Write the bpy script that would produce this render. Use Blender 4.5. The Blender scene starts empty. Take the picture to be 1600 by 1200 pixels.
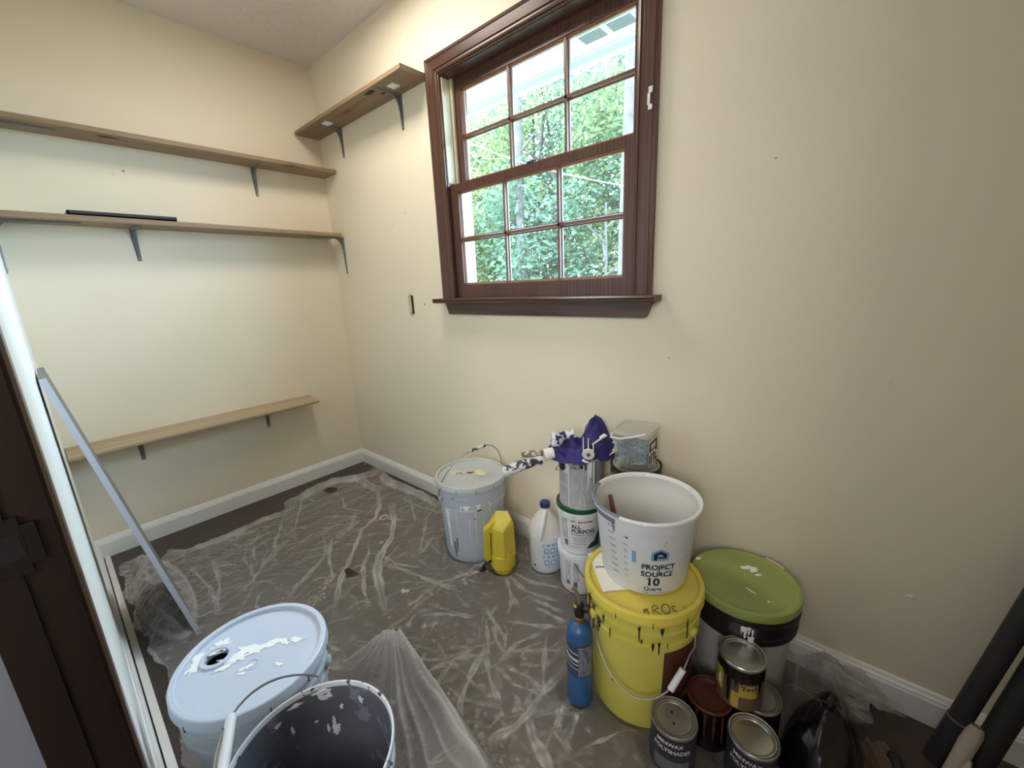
import bpy, bmesh, math, random
import numpy as np
from mathutils import Vector, Matrix
PI = math.pi
rnd = random.Random(7)
S = bpy.context.scene
COL = S.collection

# ------------------------------------------------------------------ camera
CAM = Vector((2.63686, -1.33871, 1.18245))
cam_d = bpy.data.cameras.new('camera')
cam_d.sensor_fit = 'HORIZONTAL'
cam_d.sensor_width = 36.0
cam_d.lens = 36.0 * 644.26 / 1600.0
cam_d.clip_start = 0.01
cam = bpy.data.objects.new('camera', cam_d)
COL.objects.link(cam)
_yaw, _pitch, _roll = 2.2964, -0.2387, -0.0459
_F = Vector((math.cos(_pitch)*math.cos(_yaw), math.cos(_pitch)*math.sin(_yaw), math.sin(_pitch)))
_R = _F.cross(Vector((0, 0, 1))).normalized(); _U = _R.cross(_F)
_r2 = math.cos(_roll)*_R + math.sin(_roll)*_U
_u2 = -math.sin(_roll)*_R + math.cos(_roll)*_U
_m = Matrix((( _r2.x, _u2.x, -_F.x), (_r2.y, _u2.y, -_F.y), (_r2.z, _u2.z, -_F.z)))
cam.matrix_world = Matrix.Translation(CAM) @ _m.to_4x4()
S.camera = cam

# ------------------------------------------------------------------ light and exposure
S.view_settings.view_transform = 'Standard'
S.view_settings.look = 'None'
S.view_settings.gamma = 1.0
S.view_settings.use_curve_mapping = False
S.view_settings.exposure = 0.28
S.cycles.use_denoising = True
S.cycles.max_bounces = 14
S.cycles.diffuse_bounces = 8
S.cycles.transparent_max_bounces = 24
S.cycles.sample_clamp_indirect = 6.0
S.cycles.caustics_reflective = False
S.cycles.caustics_refractive = False
SKY = 31.0
SUN = 2.0
HALL_FILL = 10.0
HALL_FILL2 = 26.0
ROOM_FILL = 10.0
w = bpy.data.worlds.new('sky'); S.world = w; w.use_nodes = True
bg = w.node_tree.nodes['Background']
bg.inputs[0].default_value = (0.54, 0.77, 1.0, 1); bg.inputs[1].default_value = SKY
def lamp(name, kind, loc, energy, color=(1, 1, 1), size=None, size_y=None, rot=(0, 0, 0)):
    l = bpy.data.lights.new(name, kind); l.energy = energy; l.color = color
    if kind == 'AREA':
        l.shape = 'RECTANGLE'; l.size = size; l.size_y = size_y
    o = bpy.data.objects.new(name, l); o.location = loc; o.rotation_euler = rot
    COL.objects.link(o); return o
sun = lamp('sun', 'SUN', (0, -5, 9), SUN, (1.0, 0.95, 0.86), rot=(math.radians(38), 0, math.radians(-20)))
sun.data.angle = 0.01
portal = lamp('window_portal', 'AREA', (1.57, 0.135, 1.6), 1.0, size=1.0, size_y=1.1, rot=(-PI/2, 0, 0))
portal.data.cycles.is_portal = True
hall_fill = lamp('hall_fill', 'AREA', (2.75, -3.05, 1.75), HALL_FILL, (1.0, 0.98, 0.97), 1.1, 1.0)  # unseen fill light added behind the camera to brighten the front objects
hall_fill.rotation_euler = (Vector((2.0, 0.0, 0.9))-Vector(hall_fill.location)).to_track_quat('-Z', 'Y').to_euler()
hall_fill2 = lamp('far_hall_fill', 'AREA', (3.30, -2.85, 1.85), HALL_FILL2, (1.0, 0.95, 0.88), .9, 1.0)  # second added fill, aimed through the doorway to lift the left walls
hall_fill2.rotation_euler = (Vector((.6, 0.0, 1.6))-Vector(hall_fill2.location)).to_track_quat('-Z', 'Y').to_euler()
room_fill = lamp('room_overhead_fill', 'AREA', (1.05, -.50, 2.41), ROOM_FILL, (1.0, 0.91, 0.80), .50, .30)  # added warm overhead fill for the walls, out of view

# ------------------------------------------------------------------ helpers
def lin(c):
    return tuple(((v/255)/12.92 if v/255 <= 0.04045 else ((v/255+0.055)/1.055)**2.4) for v in c)
def new_mat(name):
    m = bpy.data.materials.new(name); m.use_nodes = True
    nt = m.node_tree
    return m, nt, nt.nodes['Principled BSDF'], nt.nodes['Material Output']
def N(nt, t, **kw):
    n = nt.nodes.new(t)
    for k, v in kw.items():
        if k.startswith('i_'): n.inputs[k[2:].replace('_', ' ')].default_value = v
        else: setattr(n, k, v)
    return n
def coords(nt, scale=(1, 1, 1), kind='Object'):
    tc = N(nt, 'ShaderNodeTexCoord'); mp = N(nt, 'ShaderNodeMapping')
    mp.inputs['Scale'].default_value = scale
    nt.links.new(tc.outputs[kind], mp.inputs[0]); return mp.outputs[0]
def noise(nt, co, scale, detail=3, rough=.55):
    n = N(nt, 'ShaderNodeTexNoise'); n.inputs['Scale'].default_value = scale
    n.inputs['Detail'].default_value = detail; n.inputs['Roughness'].default_value = rough
    nt.links.new(co, n.inputs['Vector']); return n.outputs['Fac']
def ramp(nt, fac, stops):
    r = N(nt, 'ShaderNodeValToRGB'); e = r.color_ramp.elements
    while len(e) < len(stops): e.new(.5)
    for el, (p, c) in zip(e, stops):
        el.position = p; el.color = c if len(c) == 4 else (*c, 1)
    nt.links.new(fac, r.inputs[0]); return r.outputs[0]
def mix(nt, fac, a, b):
    m = N(nt, 'ShaderNodeMix', data_type='RGBA')
    for s, i in ((fac, 0), (a, 6), (b, 7)):
        if hasattr(s, 'links'): nt.links.new(s, m.inputs[i])
        else: m.inputs[i].default_value = s if i == 0 else ((*s, 1) if len(s) == 3 else s)
    return m.outputs[2]
def bump(nt, bs, h, strength=.2, dist=.002):
    b = N(nt, 'ShaderNodeBump'); b.inputs['Strength'].default_value = strength; b.inputs['Distance'].default_value = dist
    nt.links.new(h, b.inputs['Height']); nt.links.new(b.outputs[0], bs.inputs['Normal'])
def mat(name, rgb, rough=.5, metal=0, var=.0, spots=None, bumps=None, spec=.5):
    """plain material: rgb in sRGB; var = mottling; spots = (rgb, scale, threshold) paint flecks; bumps = (scale, strength)"""
    m, nt, bs, out = new_mat(name)
    c = lin(rgb); bs.inputs['Roughness'].default_value = rough; bs.inputs['Metallic'].default_value = metal
    bs.inputs['Specular IOR Level'].default_value = spec
    co = coords(nt); col = None
    if var:
        f = noise(nt, co, 9, 4)
        col = ramp(nt, f, [(.3, tuple(x*(1-var) for x in c)), (.7, tuple(min(1, x*(1+var)) for x in c))])
    for sp in (spots or []):
        f = noise(nt, co, sp[1], 4, .6)
        k = ramp(nt, f, [(sp[2], (0, 0, 0)), (sp[2]+.02, (1, 1, 1))])
        col = mix(nt, k, col if col is not None else c, lin(sp[0]))
    if col is not None: nt.links.new(col, bs.inputs['Base Color'])
    else: bs.inputs['Base Color'].default_value = (*c, 1)
    if bumps: bump(nt, bs, noise(nt, co, bumps[0], 4), bumps[1])
    return m
def wood(name, dark, light, axis=0, scale=10, rough=.55, knots=True, stretch=18):
    m, nt, bs, out = new_mat(name)
    sc = [scale*2.2]*3; sc[axis] = scale/stretch*2
    co = coords(nt, tuple(sc))
    f1 = noise(nt, co, 2.2, 6, .6)
    wv = N(nt, 'ShaderNodeTexWave', wave_type='BANDS', bands_direction='Y' if axis == 0 else 'X')
    wv.inputs['Scale'].default_value = 1.1; wv.inputs['Distortion'].default_value = 5; wv.inputs['Detail'].default_value = 3
    nt.links.new(co, wv.inputs[0])
    c = ramp(nt, f1, [(.25, lin(dark)), (.75, lin(light))])
    c = mix(nt, .35, c, ramp(nt, wv.outputs[1], [(.1, lin(light)), (.9, lin(dark))]))
    if knots:
        sk = [5]*3; sk[axis] = 1.4
        f2 = noise(nt, coords(nt, tuple(sk)), 2.0, 1)
        k = ramp(nt, f2, [(.70, (0, 0, 0)), (.76, (1, 1, 1))])
        c = mix(nt, k, c, tuple(x*.35 for x in lin(dark)))
    nt.links.new(c, bs.inputs['Base Color']); bs.inputs['Roughness'].default_value = rough
    bump(nt, bs, f1, .15, .001)
    return m

def link(name, me, m=None, parent=None, loc=None, smooth=35):
    o = bpy.data.objects.new(name, me); COL.objects.link(o)
    if m is not None and not me.materials: me.materials.append(m)
    if smooth:
        me.polygons.foreach_set('use_smooth', [True]*len(me.polygons))
        me.set_sharp_from_angle(angle=math.radians(smooth))
    if parent is not None: o.parent = parent
    if loc is not None: o.location = loc
    return o
def pydata(name, v, f, m=None, parent=None, loc=None, smooth=35):
    me = bpy.data.meshes.new(name); me.from_pydata([tuple(p) for p in v], [], f); me.update()
    return link(name, me, m, parent, loc, smooth)
def thing(name, label, cat, loc=(0, 0, 0), group=None, rotz=0):
    o = bpy.data.objects.new(name, None); COL.objects.link(o); o.location = loc; o.rotation_euler = (0, 0, rotz)
    o.empty_display_size = .05
    return tag(o, label, cat, group)
def tag(o, label=None, cat=None, group=None, kind=None):
    if label: o['label'] = label
    if cat: o['category'] = cat
    if group: o['group'] = group
    if kind: o['kind'] = kind
    return o
class MB:
    """collects shapes for one mesh object"""
    def __init__(s): s.v = []; s.f = []
    def add(s, v, f):
        n = len(s.v); s.v += [tuple(p) for p in v]; s.f += [tuple(i+n for i in q) for q in f]; return s
    def box(s, lo, hi, M=None):
        v = [Vector((x, y, z)) for x in (lo[0], hi[0]) for y in (lo[1], hi[1]) for z in (lo[2], hi[2])]
        if M is not None: v = [M @ p for p in v]
        return s.add(v, [(0, 1, 3, 2), (4, 6, 7, 5), (0, 4, 5, 1), (2, 3, 7, 6), (0, 2, 6, 4), (1, 5, 7, 3)])
    def prism(s, poly, fn0, fn1):
        n = len(poly); v = [fn0(p) for p in poly]+[fn1(p) for p in poly]
        return s.add(v, [tuple(range(n))[::-1], tuple(range(n, 2*n))]+[(i, (i+1) % n, n+(i+1) % n, n+i) for i in range(n)])
    def tube(s, pts, r, seg=8, cap=True, closed=False):
        pts = [Vector(p) for p in pts]; n = len(pts)
        rr = r if isinstance(r, (list, tuple)) else [r]*n
        v = []; up = None
        for i, p in enumerate(pts):
            a = pts[(i-1) % n] if (closed or i > 0) else pts[0]; b = pts[(i+1) % n] if (closed or i < n-1) else pts[-1]
            t = (b-a).normalized()
            if up is None:
                up = Vector((0, 0, 1)) if abs(t.z) < .9 else Vector((1, 0, 0))
            x = t.cross(up).normalized(); y = x.cross(t).normalized(); up = y
            for k in range(seg):
                an = 2*PI*k/seg; v.append(p + (x*math.cos(an)+y*math.sin(an))*rr[i])
        f = []
        for i in range(n if closed else n-1):
            j = (i+1) % n
            for k in range(seg):
                f.append((i*seg+k, i*seg+(k+1) % seg, j*seg+(k+1) % seg, j*seg+k))
        if cap and not closed:
            f.append(tuple(range(seg))[::-1]); f.append(tuple((n-1)*seg+k for k in range(seg)))
        return s.add(v, f)
    def lathe(s, prof, seg=64, a0=0, a1=2*PI, c=(0, 0)):
        full = abs(a1-a0-2*PI) < 1e-6; cols = seg if full else seg+1
        v = []
        for k in range(cols):
            an = a0+(a1-a0)*k/seg
            for (r, z) in prof: v.append((c[0]+r*math.cos(an), c[1]+r*math.sin(an), z))
        n = len(prof); f = []
        for k in range(seg):
            k2 = (k+1) % cols
            for i in range(n-1):
                if prof[i][0] < 1e-7 and prof[i+1][0] < 1e-7: continue
                f.append((k*n+i, k2*n+i, k2*n+i+1, k*n+i+1))
        return s.add(v, f)
    def build(s, name, m=None, parent=None, loc=None, smooth=35, weld=True):
        me = bpy.data.meshes.new(name); me.from_pydata(s.v, [], s.f); me.update()
        bm = bmesh.new(); bm.from_mesh(me)
        if weld: bmesh.ops.remove_doubles(bm, verts=bm.verts, dist=1e-6)
        bmesh.ops.recalc_face_normals(bm, faces=bm.faces); bm.to_mesh(me); bm.free()
        return link(name, me, m, parent, loc, smooth)
def bbox(name, lo, hi, m, parent=None, bev=.0, kind=None, label=None):
    bm = bmesh.new(); bmesh.ops.create_cube(bm, size=1)
    for v in bm.verts:
        v.co = Vector([lo[i]+(v.co[i]+.5)*(hi[i]-lo[i]) for i in range(3)])
    if bev: bmesh.ops.bevel(bm, geom=bm.edges[:], offset=bev, segments=2, affect='EDGES', profile=.5)
    me = bpy.data.meshes.new(name); bm.to_mesh(me); bm.free()
    o = link(name, me, m, parent, smooth=35 if bev else 0)
    if kind: o['kind'] = kind
    if label: o['label'] = label
    return o
def camdir(x, y):            # angle from a thing towards the camera side of the room: where its label faces
    return math.atan2(CAM.y-y, CAM.x-x)
def text_mesh(body, size, bold=.0, align='CENTER', space=1.0):
    cu = bpy.data.curves.new('t', 'FONT'); cu.body = body; cu.size = size; cu.align_x = align; cu.offset = bold*size
    cu.space_character = space; cu.resolution_u = 3
    o = bpy.data.objects.new('t', cu)
    COL.objects.link(o)
    dg = bpy.context.evaluated_depsgraph_get()
    me = bpy.data.meshes.new_from_object(o.evaluated_get(dg))
    bpy.data.objects.remove(o); bpy.data.curves.remove(cu)
    return me
def letter(parent, body, size, m, ang, z, rfun, bold=.015, align='CENTER', tilt=0, space=1.0, name='lettering', stretch=1):
    """flat print wrapped round an upright round wall: rfun(z) is its radius"""
    me = text_mesh(body, size, bold, align, space)
    bm = bmesh.new(); bm.from_mesh(me)
    long = [e for e in bm.edges if e.calc_length() > size*.25]
    if long: bmesh.ops.subdivide_edges(bm, edges=long, cuts=2)
    bmesh.ops.triangulate(bm, faces=bm.faces)
    for v in bm.verts:
        x, y = v.co.x*stretch, v.co.y
        zz = z+y+x*math.tan(tilt); r = rfun(zz)+.0009; a = ang+x/r
        v.co = (r*math.cos(a), r*math.sin(a), zz)
    bm.to_mesh(me); bm.free(); me.materials.clear()
    return link(name, me, m, parent, smooth=0)
def wrap(parent, name, m, ang0, ang1, z0, z1, rfun, off=.0006, seg=16, nz=4):
    mb = MB(); mb.lathe([(rfun(z0+(z1-z0)*i/nz)+off, z0+(z1-z0)*i/nz) for i in range(nz+1)], seg, ang0, ang1)
    return mb.build(name, m, parent)
def blob_pts(n, rx, ry, jag=.35, seed=0):
    r = random.Random(seed); o = []
    for i in range(n):
        a = 2*PI*i/n; k = 1+jag*(r.random()*2-1); o.append((rx*k*math.cos(a), ry*k*math.sin(a)))
    return o
def smear(parent, m, cx, cy, z, rx, ry, rot=0, seed=0, jag=.4, n=22, th=.0012, name='paint_smear'):
    c, s = math.cos(rot), math.sin(rot)
    P = [(cx+x*c-y*s, cy+x*s+y*c) for x, y in blob_pts(n, rx, ry, jag, seed)]
    mb = MB(); k = len(P)
    mb.add([(cx, cy, z+th)]+[(x, y, z+th*.8) for x, y in P]+[(x, y, z) for x, y in P],
           [(0, 1+i, 1+(i+1) % k) for i in range(k)]+[(1+i, 1+k+i, 1+k+(i+1) % k, 1+(i+1) % k) for i in range(k)])
    return mb.build(name, m, parent)
def drip(parent, m, ang, ztop, length, width, rfun, seed=0, name='paint_drip'):
    """a run of dried paint down a round wall"""
    r = random.Random(seed); n = 7; v = []; f = []
    for i in range(n+1):
        t = i/n; z = ztop-length*t; wd = width*(1-.6*t)*(.75+.5*r.random()) if i < n else width*.25
        ra = rfun(z)
        for s_ in (-1, -.4, .4, 1):
            a = ang+s_*wd/2/ra; q = ra+(.0016 if abs(s_) < 1 else .0002)
            v.append((q*math.cos(a), q*math.sin(a), z))
    for i in range(n):
        for k in range(3): f.append((4*i+k, 4*i+k+1, 4*i+k+5, 4*i+k+4))
    return pydata(name, v, f, m, parent)
# ------------------------------------------------------------------ materials
def wall_paint(name, rgb, sc=260, st=.06):
    m, nt, bs, out = new_mat(name); co = coords(nt)
    c = lin(rgb); f = noise(nt, co, 1.3, 3)
    nt.links.new(ramp(nt, f, [(.3, tuple(x*.97 for x in c)), (.7, tuple(min(1, x*1.02) for x in c))]), bs.inputs['Base Color'])
    bs.inputs['Roughness'].default_value = .55
    bump(nt, bs, noise(nt, co, sc, 2), st, .001 if sc > 100 else .012)
    return m
M = {}
M['wall'] = wall_paint('cream wall paint', (234, 223, 200))
M['ceiling'] = wall_paint('textured ceiling', (222, 216, 213), 38, 1.0)
M['frontwall'] = wall_paint('cream wall paint with window glare', (236, 236, 232))  # cream wall with its window glare put into a paler base colour
M['trimwhite'] = mat('white trim paint', (236, 236, 234), .35, var=.02)
M['darkwood'] = wood('dark stained wood', (54, 34, 26), (102, 68, 54), axis=2, scale=9, rough=.28, knots=False)
M['darkwoodx'] = wood('dark stained wood sideways', (54, 34, 26), (102, 68, 54), axis=0, scale=9, rough=.28, knots=False)
M['doorwood'] = wood('shade darkened door wood', (20, 14, 12), (38, 27, 23), axis=2, scale=9, rough=.35, knots=False)  # brown door wood, the unlit jamb's shade painted in as near black
M['pine'] = wood('aged pine board', (122, 98, 76), (172, 148, 120), axis=1, scale=8, rough=.6)
M['pinex'] = wood('aged pine board short', (112, 90, 70), (162, 136, 110), axis=0, scale=8, rough=.6)
M['pinelow'] = wood('pale pine board', (150, 130, 104), (192, 172, 142), axis=1, scale=7, rough=.55, knots=False)
M['steel'] = mat('grey bracket steel', (108, 112, 116), .45, .25, var=.15)
M['wire'] = mat('bail wire', (150, 150, 152), .35, .9)
M['chrome'] = mat('tinned lid', (206, 203, 196), .28, .95, var=.25)
M['dullmetal'] = mat('stained tinned lid', (166, 158, 148), .42, .7, var=.4)
M['floor'] = None
m, nt, bs, out = new_mat('dark brown vinyl floor'); co = coords(nt, (1, 6, 1))
f = noise(nt, co, 6, 5, .6); nt.links.new(ramp(nt, f, [(.25, lin((56, 45, 40))), (.75, lin((78, 64, 58)))]), bs.inputs['Base Color'])
bs.inputs['Roughness'].default_value = .42; bump(nt, bs, f, .1, .0006); M['floor'] = m
M['white'] = mat('white plastic', (228, 231, 238), .4, var=.04)
M['whitepaint'] = mat('dried white paint', (246, 247, 248), .5)
M['creampaint'] = mat('dried cream paint', (226, 216, 186), .5)
M['graybucket'] = mat('grey plastic', (184, 193, 206), .42, var=.05, spots=[((202, 205, 205), 26, .70)])
M['graylid'] = mat('grey plastic lid', (190, 196, 198), .42, var=.06)
M['yellowplastic'] = mat('yellow plastic', (206, 197, 92), .4, var=.05, spots=[((120, 104, 60), 30, .72)])
M['yellowlid'] = mat('yellow plastic lid', (216, 198, 84), .4, var=.05)
M['yellowtool'] = mat('bright yellow plastic', (206, 188, 62), .42, var=.07)
M['greenlid'] = mat('olive green plastic', (150, 164, 94), .42, var=.04)
M['darkgreen'] = mat('dark green plastic', (24, 84, 52), .4)
M['black'] = mat('black plastic', (26, 26, 28), .45, var=.1)
M['blackgloss'] = mat('black stain', (18, 15, 14), .22)
M['pail'] = mat('clouded plastic', (176, 176, 172), .35, var=.05)
M['blackink'] = mat('black ink', (30, 32, 36), .6)
M['greyink'] = mat('grey ink', (110, 114, 122), .6)
M['greenink'] = mat('green ink', (30, 78, 52), .6)
M['redink'] = mat('red ink', (166, 56, 62), .6)
M['blueink'] = mat('blue ink', (116, 166, 208), .6)
M['whiteink'] = mat('white ink', (214, 212, 206), .6)
M['brownlabel'] = mat('brown label', (84, 44, 30), .5, var=.35)
M['yellowlabel'] = mat('yellow label', (180, 156, 66), .5, var=.1)
M['tornlabel'] = mat('torn label', (92, 74, 56), .6, var=.3)
M['navy'] = mat('navy cloth', (48, 44, 110), .75, var=.15, spots=[((226, 226, 228), 11, .66)], bumps=(60, .3))
M['blue'] = mat('blue enamel', (46, 90, 138), .35, var=.05)
M['bluelabel'] = mat('navy label', (58, 66, 92), .5, var=.2)
M['bluecap'] = mat('dark blue plastic', (42, 48, 112), .4)
M['brass'] = mat('brass', (190, 150, 90), .35, .9)
M['paper'] = mat('white paper', (232, 230, 222), .8)
M['rubber'] = mat('black tube plastic', (36, 35, 37), .55, var=.25, spots=[((90, 86, 84), 60, .72)])
M['bagplastic'] = mat('black bag plastic', (16, 16, 17), .22)
M['kraft'] = mat('brown kraft paper', (112, 92, 80), .8, var=.2)
M['tan'] = mat('tan canvas', (168, 158, 142), .85, var=.2, bumps=(120, .5))
M['greyboard'] = mat('grey melamine', (112, 110, 106), .5, var=.08)
M['boardedge'] = mat('pale board edge', (196, 196, 206), .5)
M['trayblack'] = mat('black brown strip', (44, 36, 36), .5)
M['screws'] = mat('grey screws', (176, 190, 198), .45, .05, var=.3)
M['wood_red'] = mat('red brown wood', (110, 70, 48), .6, var=.3)
M['rollerwhite'] = mat('paint covered handle', (222, 222, 222), .5, spots=[((46, 56, 76), 34, .54)])
M['rollerbrown'] = mat('paint smeared handle', (214, 208, 198), .5, spots=[((120, 104, 92), 40, .5)])
M['openblack'] = mat('black bucket with grey paint film', (86, 90, 100), .45, var=.2, spots=[((112, 118, 132), 14, .60), ((188, 190, 194), 17, .735)])
M['rimwhite'] = mat('paint crusted rim', (208, 212, 220), .5, spots=[((60, 64, 74), 40, .62)])
M['frontlid'] = mat('pale plastic lid', (198, 206, 221), .4, var=.03)
M['frontbody'] = mat('pale plastic', (198, 202, 210), .42, var=.04)
M['pailwhite'] = mat('paint coated pail', (216, 219, 224), .5, var=.05, spots=[((70, 72, 78), 62, .69)], bumps=(40, .25))
M['pailgrey'] = mat('grey paint film', (112, 114, 130), .4, var=.1)
M['jug'] = mat('white jug plastic', (226, 228, 232), .35, var=.05)
M['jugdirty'] = mat('plaster dusted plastic', (214, 210, 202), .6, var=.12)
M['void'] = mat('dark inside', (14, 13, 13), .8)
M['soffit'] = mat('white soffit', (198, 200, 203), .5)
M['brickwhite'] = mat('white painted brick', (176, 178, 180), .7, var=.06, bumps=(40, .5))
M['mortar'] = mat('mortar', (190, 190, 186), .9)
M['ventdark'] = mat('vent slot', (60, 64, 68), .6)
M['bark'] = mat('bark', (56, 50, 45), .9, var=.35, bumps=(12, .8))
M['lawn'] = mat('dry lawn', (96, 100, 84), .9, var=.3)
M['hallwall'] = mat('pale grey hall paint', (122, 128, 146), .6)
M['bag'] = M['bagplastic']
def label_print(name, base, ink, scale=(1, 1, 260)):
    m, nt, bs, out = new_mat(name); co = coords(nt)
    wv = N(nt, 'ShaderNodeTexWave', wave_type='BANDS', bands_direction='Z'); wv.inputs['Scale'].default_value = 55
    wv.inputs['Distortion'].default_value = 0; nt.links.new(co, wv.inputs[0])
    n1 = noise(nt, coords(nt, (160, 160, 30)), 1.0, 2)
    a = ramp(nt, wv.outputs[1], [(.5, (0, 0, 0)), (.6, (1, 1, 1))]); b = ramp(nt, n1, [(.42, (0, 0, 0)), (.5, (1, 1, 1))])
    mu = N(nt, 'ShaderNodeMath', operation='MULTIPLY'); nt.links.new(a, mu.inputs[0]); nt.links.new(b, mu.inputs[1])
    nt.links.new(mix(nt, mu.outputs[0], lin(base), lin(ink)), bs.inputs['Base Color']); bs.inputs['Roughness'].default_value = .4
    return m
M['canlabel'] = label_print('grey printed label', (186, 187, 190), (140, 142, 150))
M['smallprint'] = label_print('small print', (214, 215, 216), (120, 124, 132))
M['tanklabel'] = label_print('tank label print', (84, 92, 108), (150, 156, 166))
def thin_reflect(nt, f0=.04, k=.7):
    lw = N(nt, 'ShaderNodeLayerWeight'); lw.inputs[0].default_value = .5
    p = N(nt, 'ShaderNodeMath', operation='POWER'); p.inputs[1].default_value = 5.0; nt.links.new(lw.outputs['Facing'], p.inputs[0])
    m = N(nt, 'ShaderNodeMath', operation='MULTIPLY_ADD'); m.inputs[1].default_value = k; m.inputs[2].default_value = f0
    nt.links.new(p.outputs[0], m.inputs[0]); return m.outputs[0]
def film(name, tint, base, edge, rough=.22, attr=True, crinkle=0):
    """thin clouded plastic: lets light through, milky where seen edge on and where it is doubled"""
    m, nt, bs, out = new_mat(name); nt.nodes.remove(bs)
    tr = N(nt, 'ShaderNodeBsdfTransparent'); tr.inputs[0].default_value = (.93, .93, .93, 1)
    df = N(nt, 'ShaderNodeBsdfDiffuse'); df.inputs[0].default_value = (*lin(tint), 1)
    tl = N(nt, 'ShaderNodeBsdfTranslucent'); tl.inputs[0].default_value = (*lin(tint), 1)
    gl = N(nt, 'ShaderNodeBsdfGlossy'); gl.inputs['Roughness'].default_value = rough
    ms = N(nt, 'ShaderNodeMixShader'); ms.inputs[0].default_value = .35
    nt.links.new(df.outputs[0], ms.inputs[1]); nt.links.new(tl.outputs[0], ms.inputs[2])
    lw = N(nt, 'ShaderNodeLayerWeight'); lw.inputs[0].default_value = .5
    p = N(nt, 'ShaderNodeMath', operation='POWER'); p.inputs[1].default_value = 3.0; nt.links.new(lw.outputs['Facing'], p.inputs[0])
    k = N(nt, 'ShaderNodeMath', operation='MULTIPLY_ADD'); k.inputs[1].default_value = edge; k.inputs[2].default_value = base
    nt.links.new(p.outputs[0], k.inputs[0]); fac = k.outputs[0]
    if attr:
        at = N(nt, 'ShaderNodeAttribute', attribute_name='fold')
        ad = N(nt, 'ShaderNodeMath', operation='ADD', use_clamp=True)
        nt.links.new(fac, ad.inputs[0]); nt.links.new(at.outputs['Fac'], ad.inputs[1]); fac = ad.outputs[0]
    if crinkle:
        bp = N(nt, 'ShaderNodeBump'); bp.inputs['Strength'].default_value = .5; bp.inputs['Distance'].default_value = .004
        nt.links.new(noise(nt, coords(nt), crinkle, 5, .6), bp.inputs['Height'])
        for b_ in (df, gl): nt.links.new(bp.outputs[0], b_.inputs['Normal'])
    m1 = N(nt, 'ShaderNodeMixShader'); nt.links.new(fac, m1.inputs[0])
    nt.links.new(tr.outputs[0], m1.inputs[1]); nt.links.new(ms.outputs[0], m1.inputs[2])
    fr = thin_reflect(nt)
    m2 = N(nt, 'ShaderNodeMixShader'); nt.links.new(fr, m2.inputs[0])
    nt.links.new(m1.outputs[0], m2.inputs[1]); nt.links.new(gl.outputs[0], m2.inputs[2])
    nt.links.new(m2.outputs[0], out.inputs[0])
    return m
M['film'] = film('clear polythene sheet', (222, 218, 214), .19, .8, .16, True, 70)
M['cleartub'] = film('clear tub plastic', (226, 226, 222), .09, .4, .1, attr=False)
m, nt, bs, out = new_mat('window glass'); nt.nodes.remove(bs)
tr = N(nt, 'ShaderNodeBsdfTransparent'); tr.inputs[0].default_value = (.96, .98, .97, 1); gl = N(nt, 'ShaderNodeBsdfGlossy'); gl.inputs['Roughness'].default_value = .02
fr = thin_reflect(nt); mx = N(nt, 'ShaderNodeMixShader')
nt.links.new(fr, mx.inputs[0]); nt.links.new(tr.outputs[0], mx.inputs[1]); nt.links.new(gl.outputs[0], mx.inputs[2]); nt.links.new(mx.outputs[0], out.inputs[0])
M['glass'] = m
def leafmat(name, a, b):
    m, nt, bs, out = new_mat(name); nt.nodes.remove(bs)
    f = noise(nt, coords(nt), 1.6, 3); c = ramp(nt, f, [(.3, lin(a)), (.7, lin(b))])
    d = N(nt, 'ShaderNodeBsdfDiffuse'); t = N(nt, 'ShaderNodeBsdfTranslucent'); x = N(nt, 'ShaderNodeMixShader'); x.inputs[0].default_value = .4
    nt.links.new(c, d.inputs[0]); nt.links.new(c, t.inputs[0]); nt.links.new(d.outputs[0], x.inputs[1]); nt.links.new(t.outputs[0], x.inputs[2]); nt.links.new(x.outputs[0], out.inputs[0])
    return m
LEAF = [leafmat('leaves mid green', (70, 82, 54), (116, 126, 86)), leafmat('leaves dark green', (60, 78, 62), (96, 114, 92)), leafmat('leaves yellow green', (96, 108, 68), (142, 142, 94))]
LEAF.append(leafmat('shrub leaves', (150, 156, 84), (200, 190, 110)))

# ------------------------------------------------------------------ room shell
H = 2.44; YC = -1.370; XR = 3.55; XD0 = 2.03; XD1 = 2.80; DH = 2.05; WT = .115
WX0, WX1, WZ0, WZ1 = 1.115, 2.008, 1.122, 2.055       # window opening
def struct(name, mb, m, label=None, cat=None, smooth=0):
    o = mb.build(name, m, smooth=smooth); o['kind'] = 'structure'
    if label: o['label'] = label
    if cat: o['category'] = cat
    return o
mb = MB(); mb.box((-.12, -3.3, -.06), (XR+.12, .16, 0)); struct('floor', mb, M['floor'], 'dark brown vinyl floor showing along the walls', 'floor')
mb = MB(); mb.box((-.12, -3.3, H), (XR+.12, .14, H+.08)); struct('ceiling', mb, M['ceiling'], 'off white swirl textured ceiling', 'ceiling')
mb = MB(); mb.box((-.12, YC-WT, 0), (0, .14, H)); struct('wall_left', mb, M['wall'], 'cream wall carrying three pine shelves', 'wall')
mb = MB()
for lo, hi in (((0, 0, 0), (WX0, .14, H)), ((WX1, 0, 0), (XR, .14, H)), ((WX0, 0, 0), (WX1, .14, WZ0)), ((WX0, 0, WZ1), (WX1, .14, H))): mb.box(lo, hi)
struct('wall_back', mb, M['wall'], 'cream wall with the window in it', 'wall')
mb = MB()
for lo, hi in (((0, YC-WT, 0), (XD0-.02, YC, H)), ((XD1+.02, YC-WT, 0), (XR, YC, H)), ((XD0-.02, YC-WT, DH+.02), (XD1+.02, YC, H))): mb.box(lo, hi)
struct('wall_front', mb, M['frontwall'], 'cream wall beside the doorway, seen almost edge on', 'wall')
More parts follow.
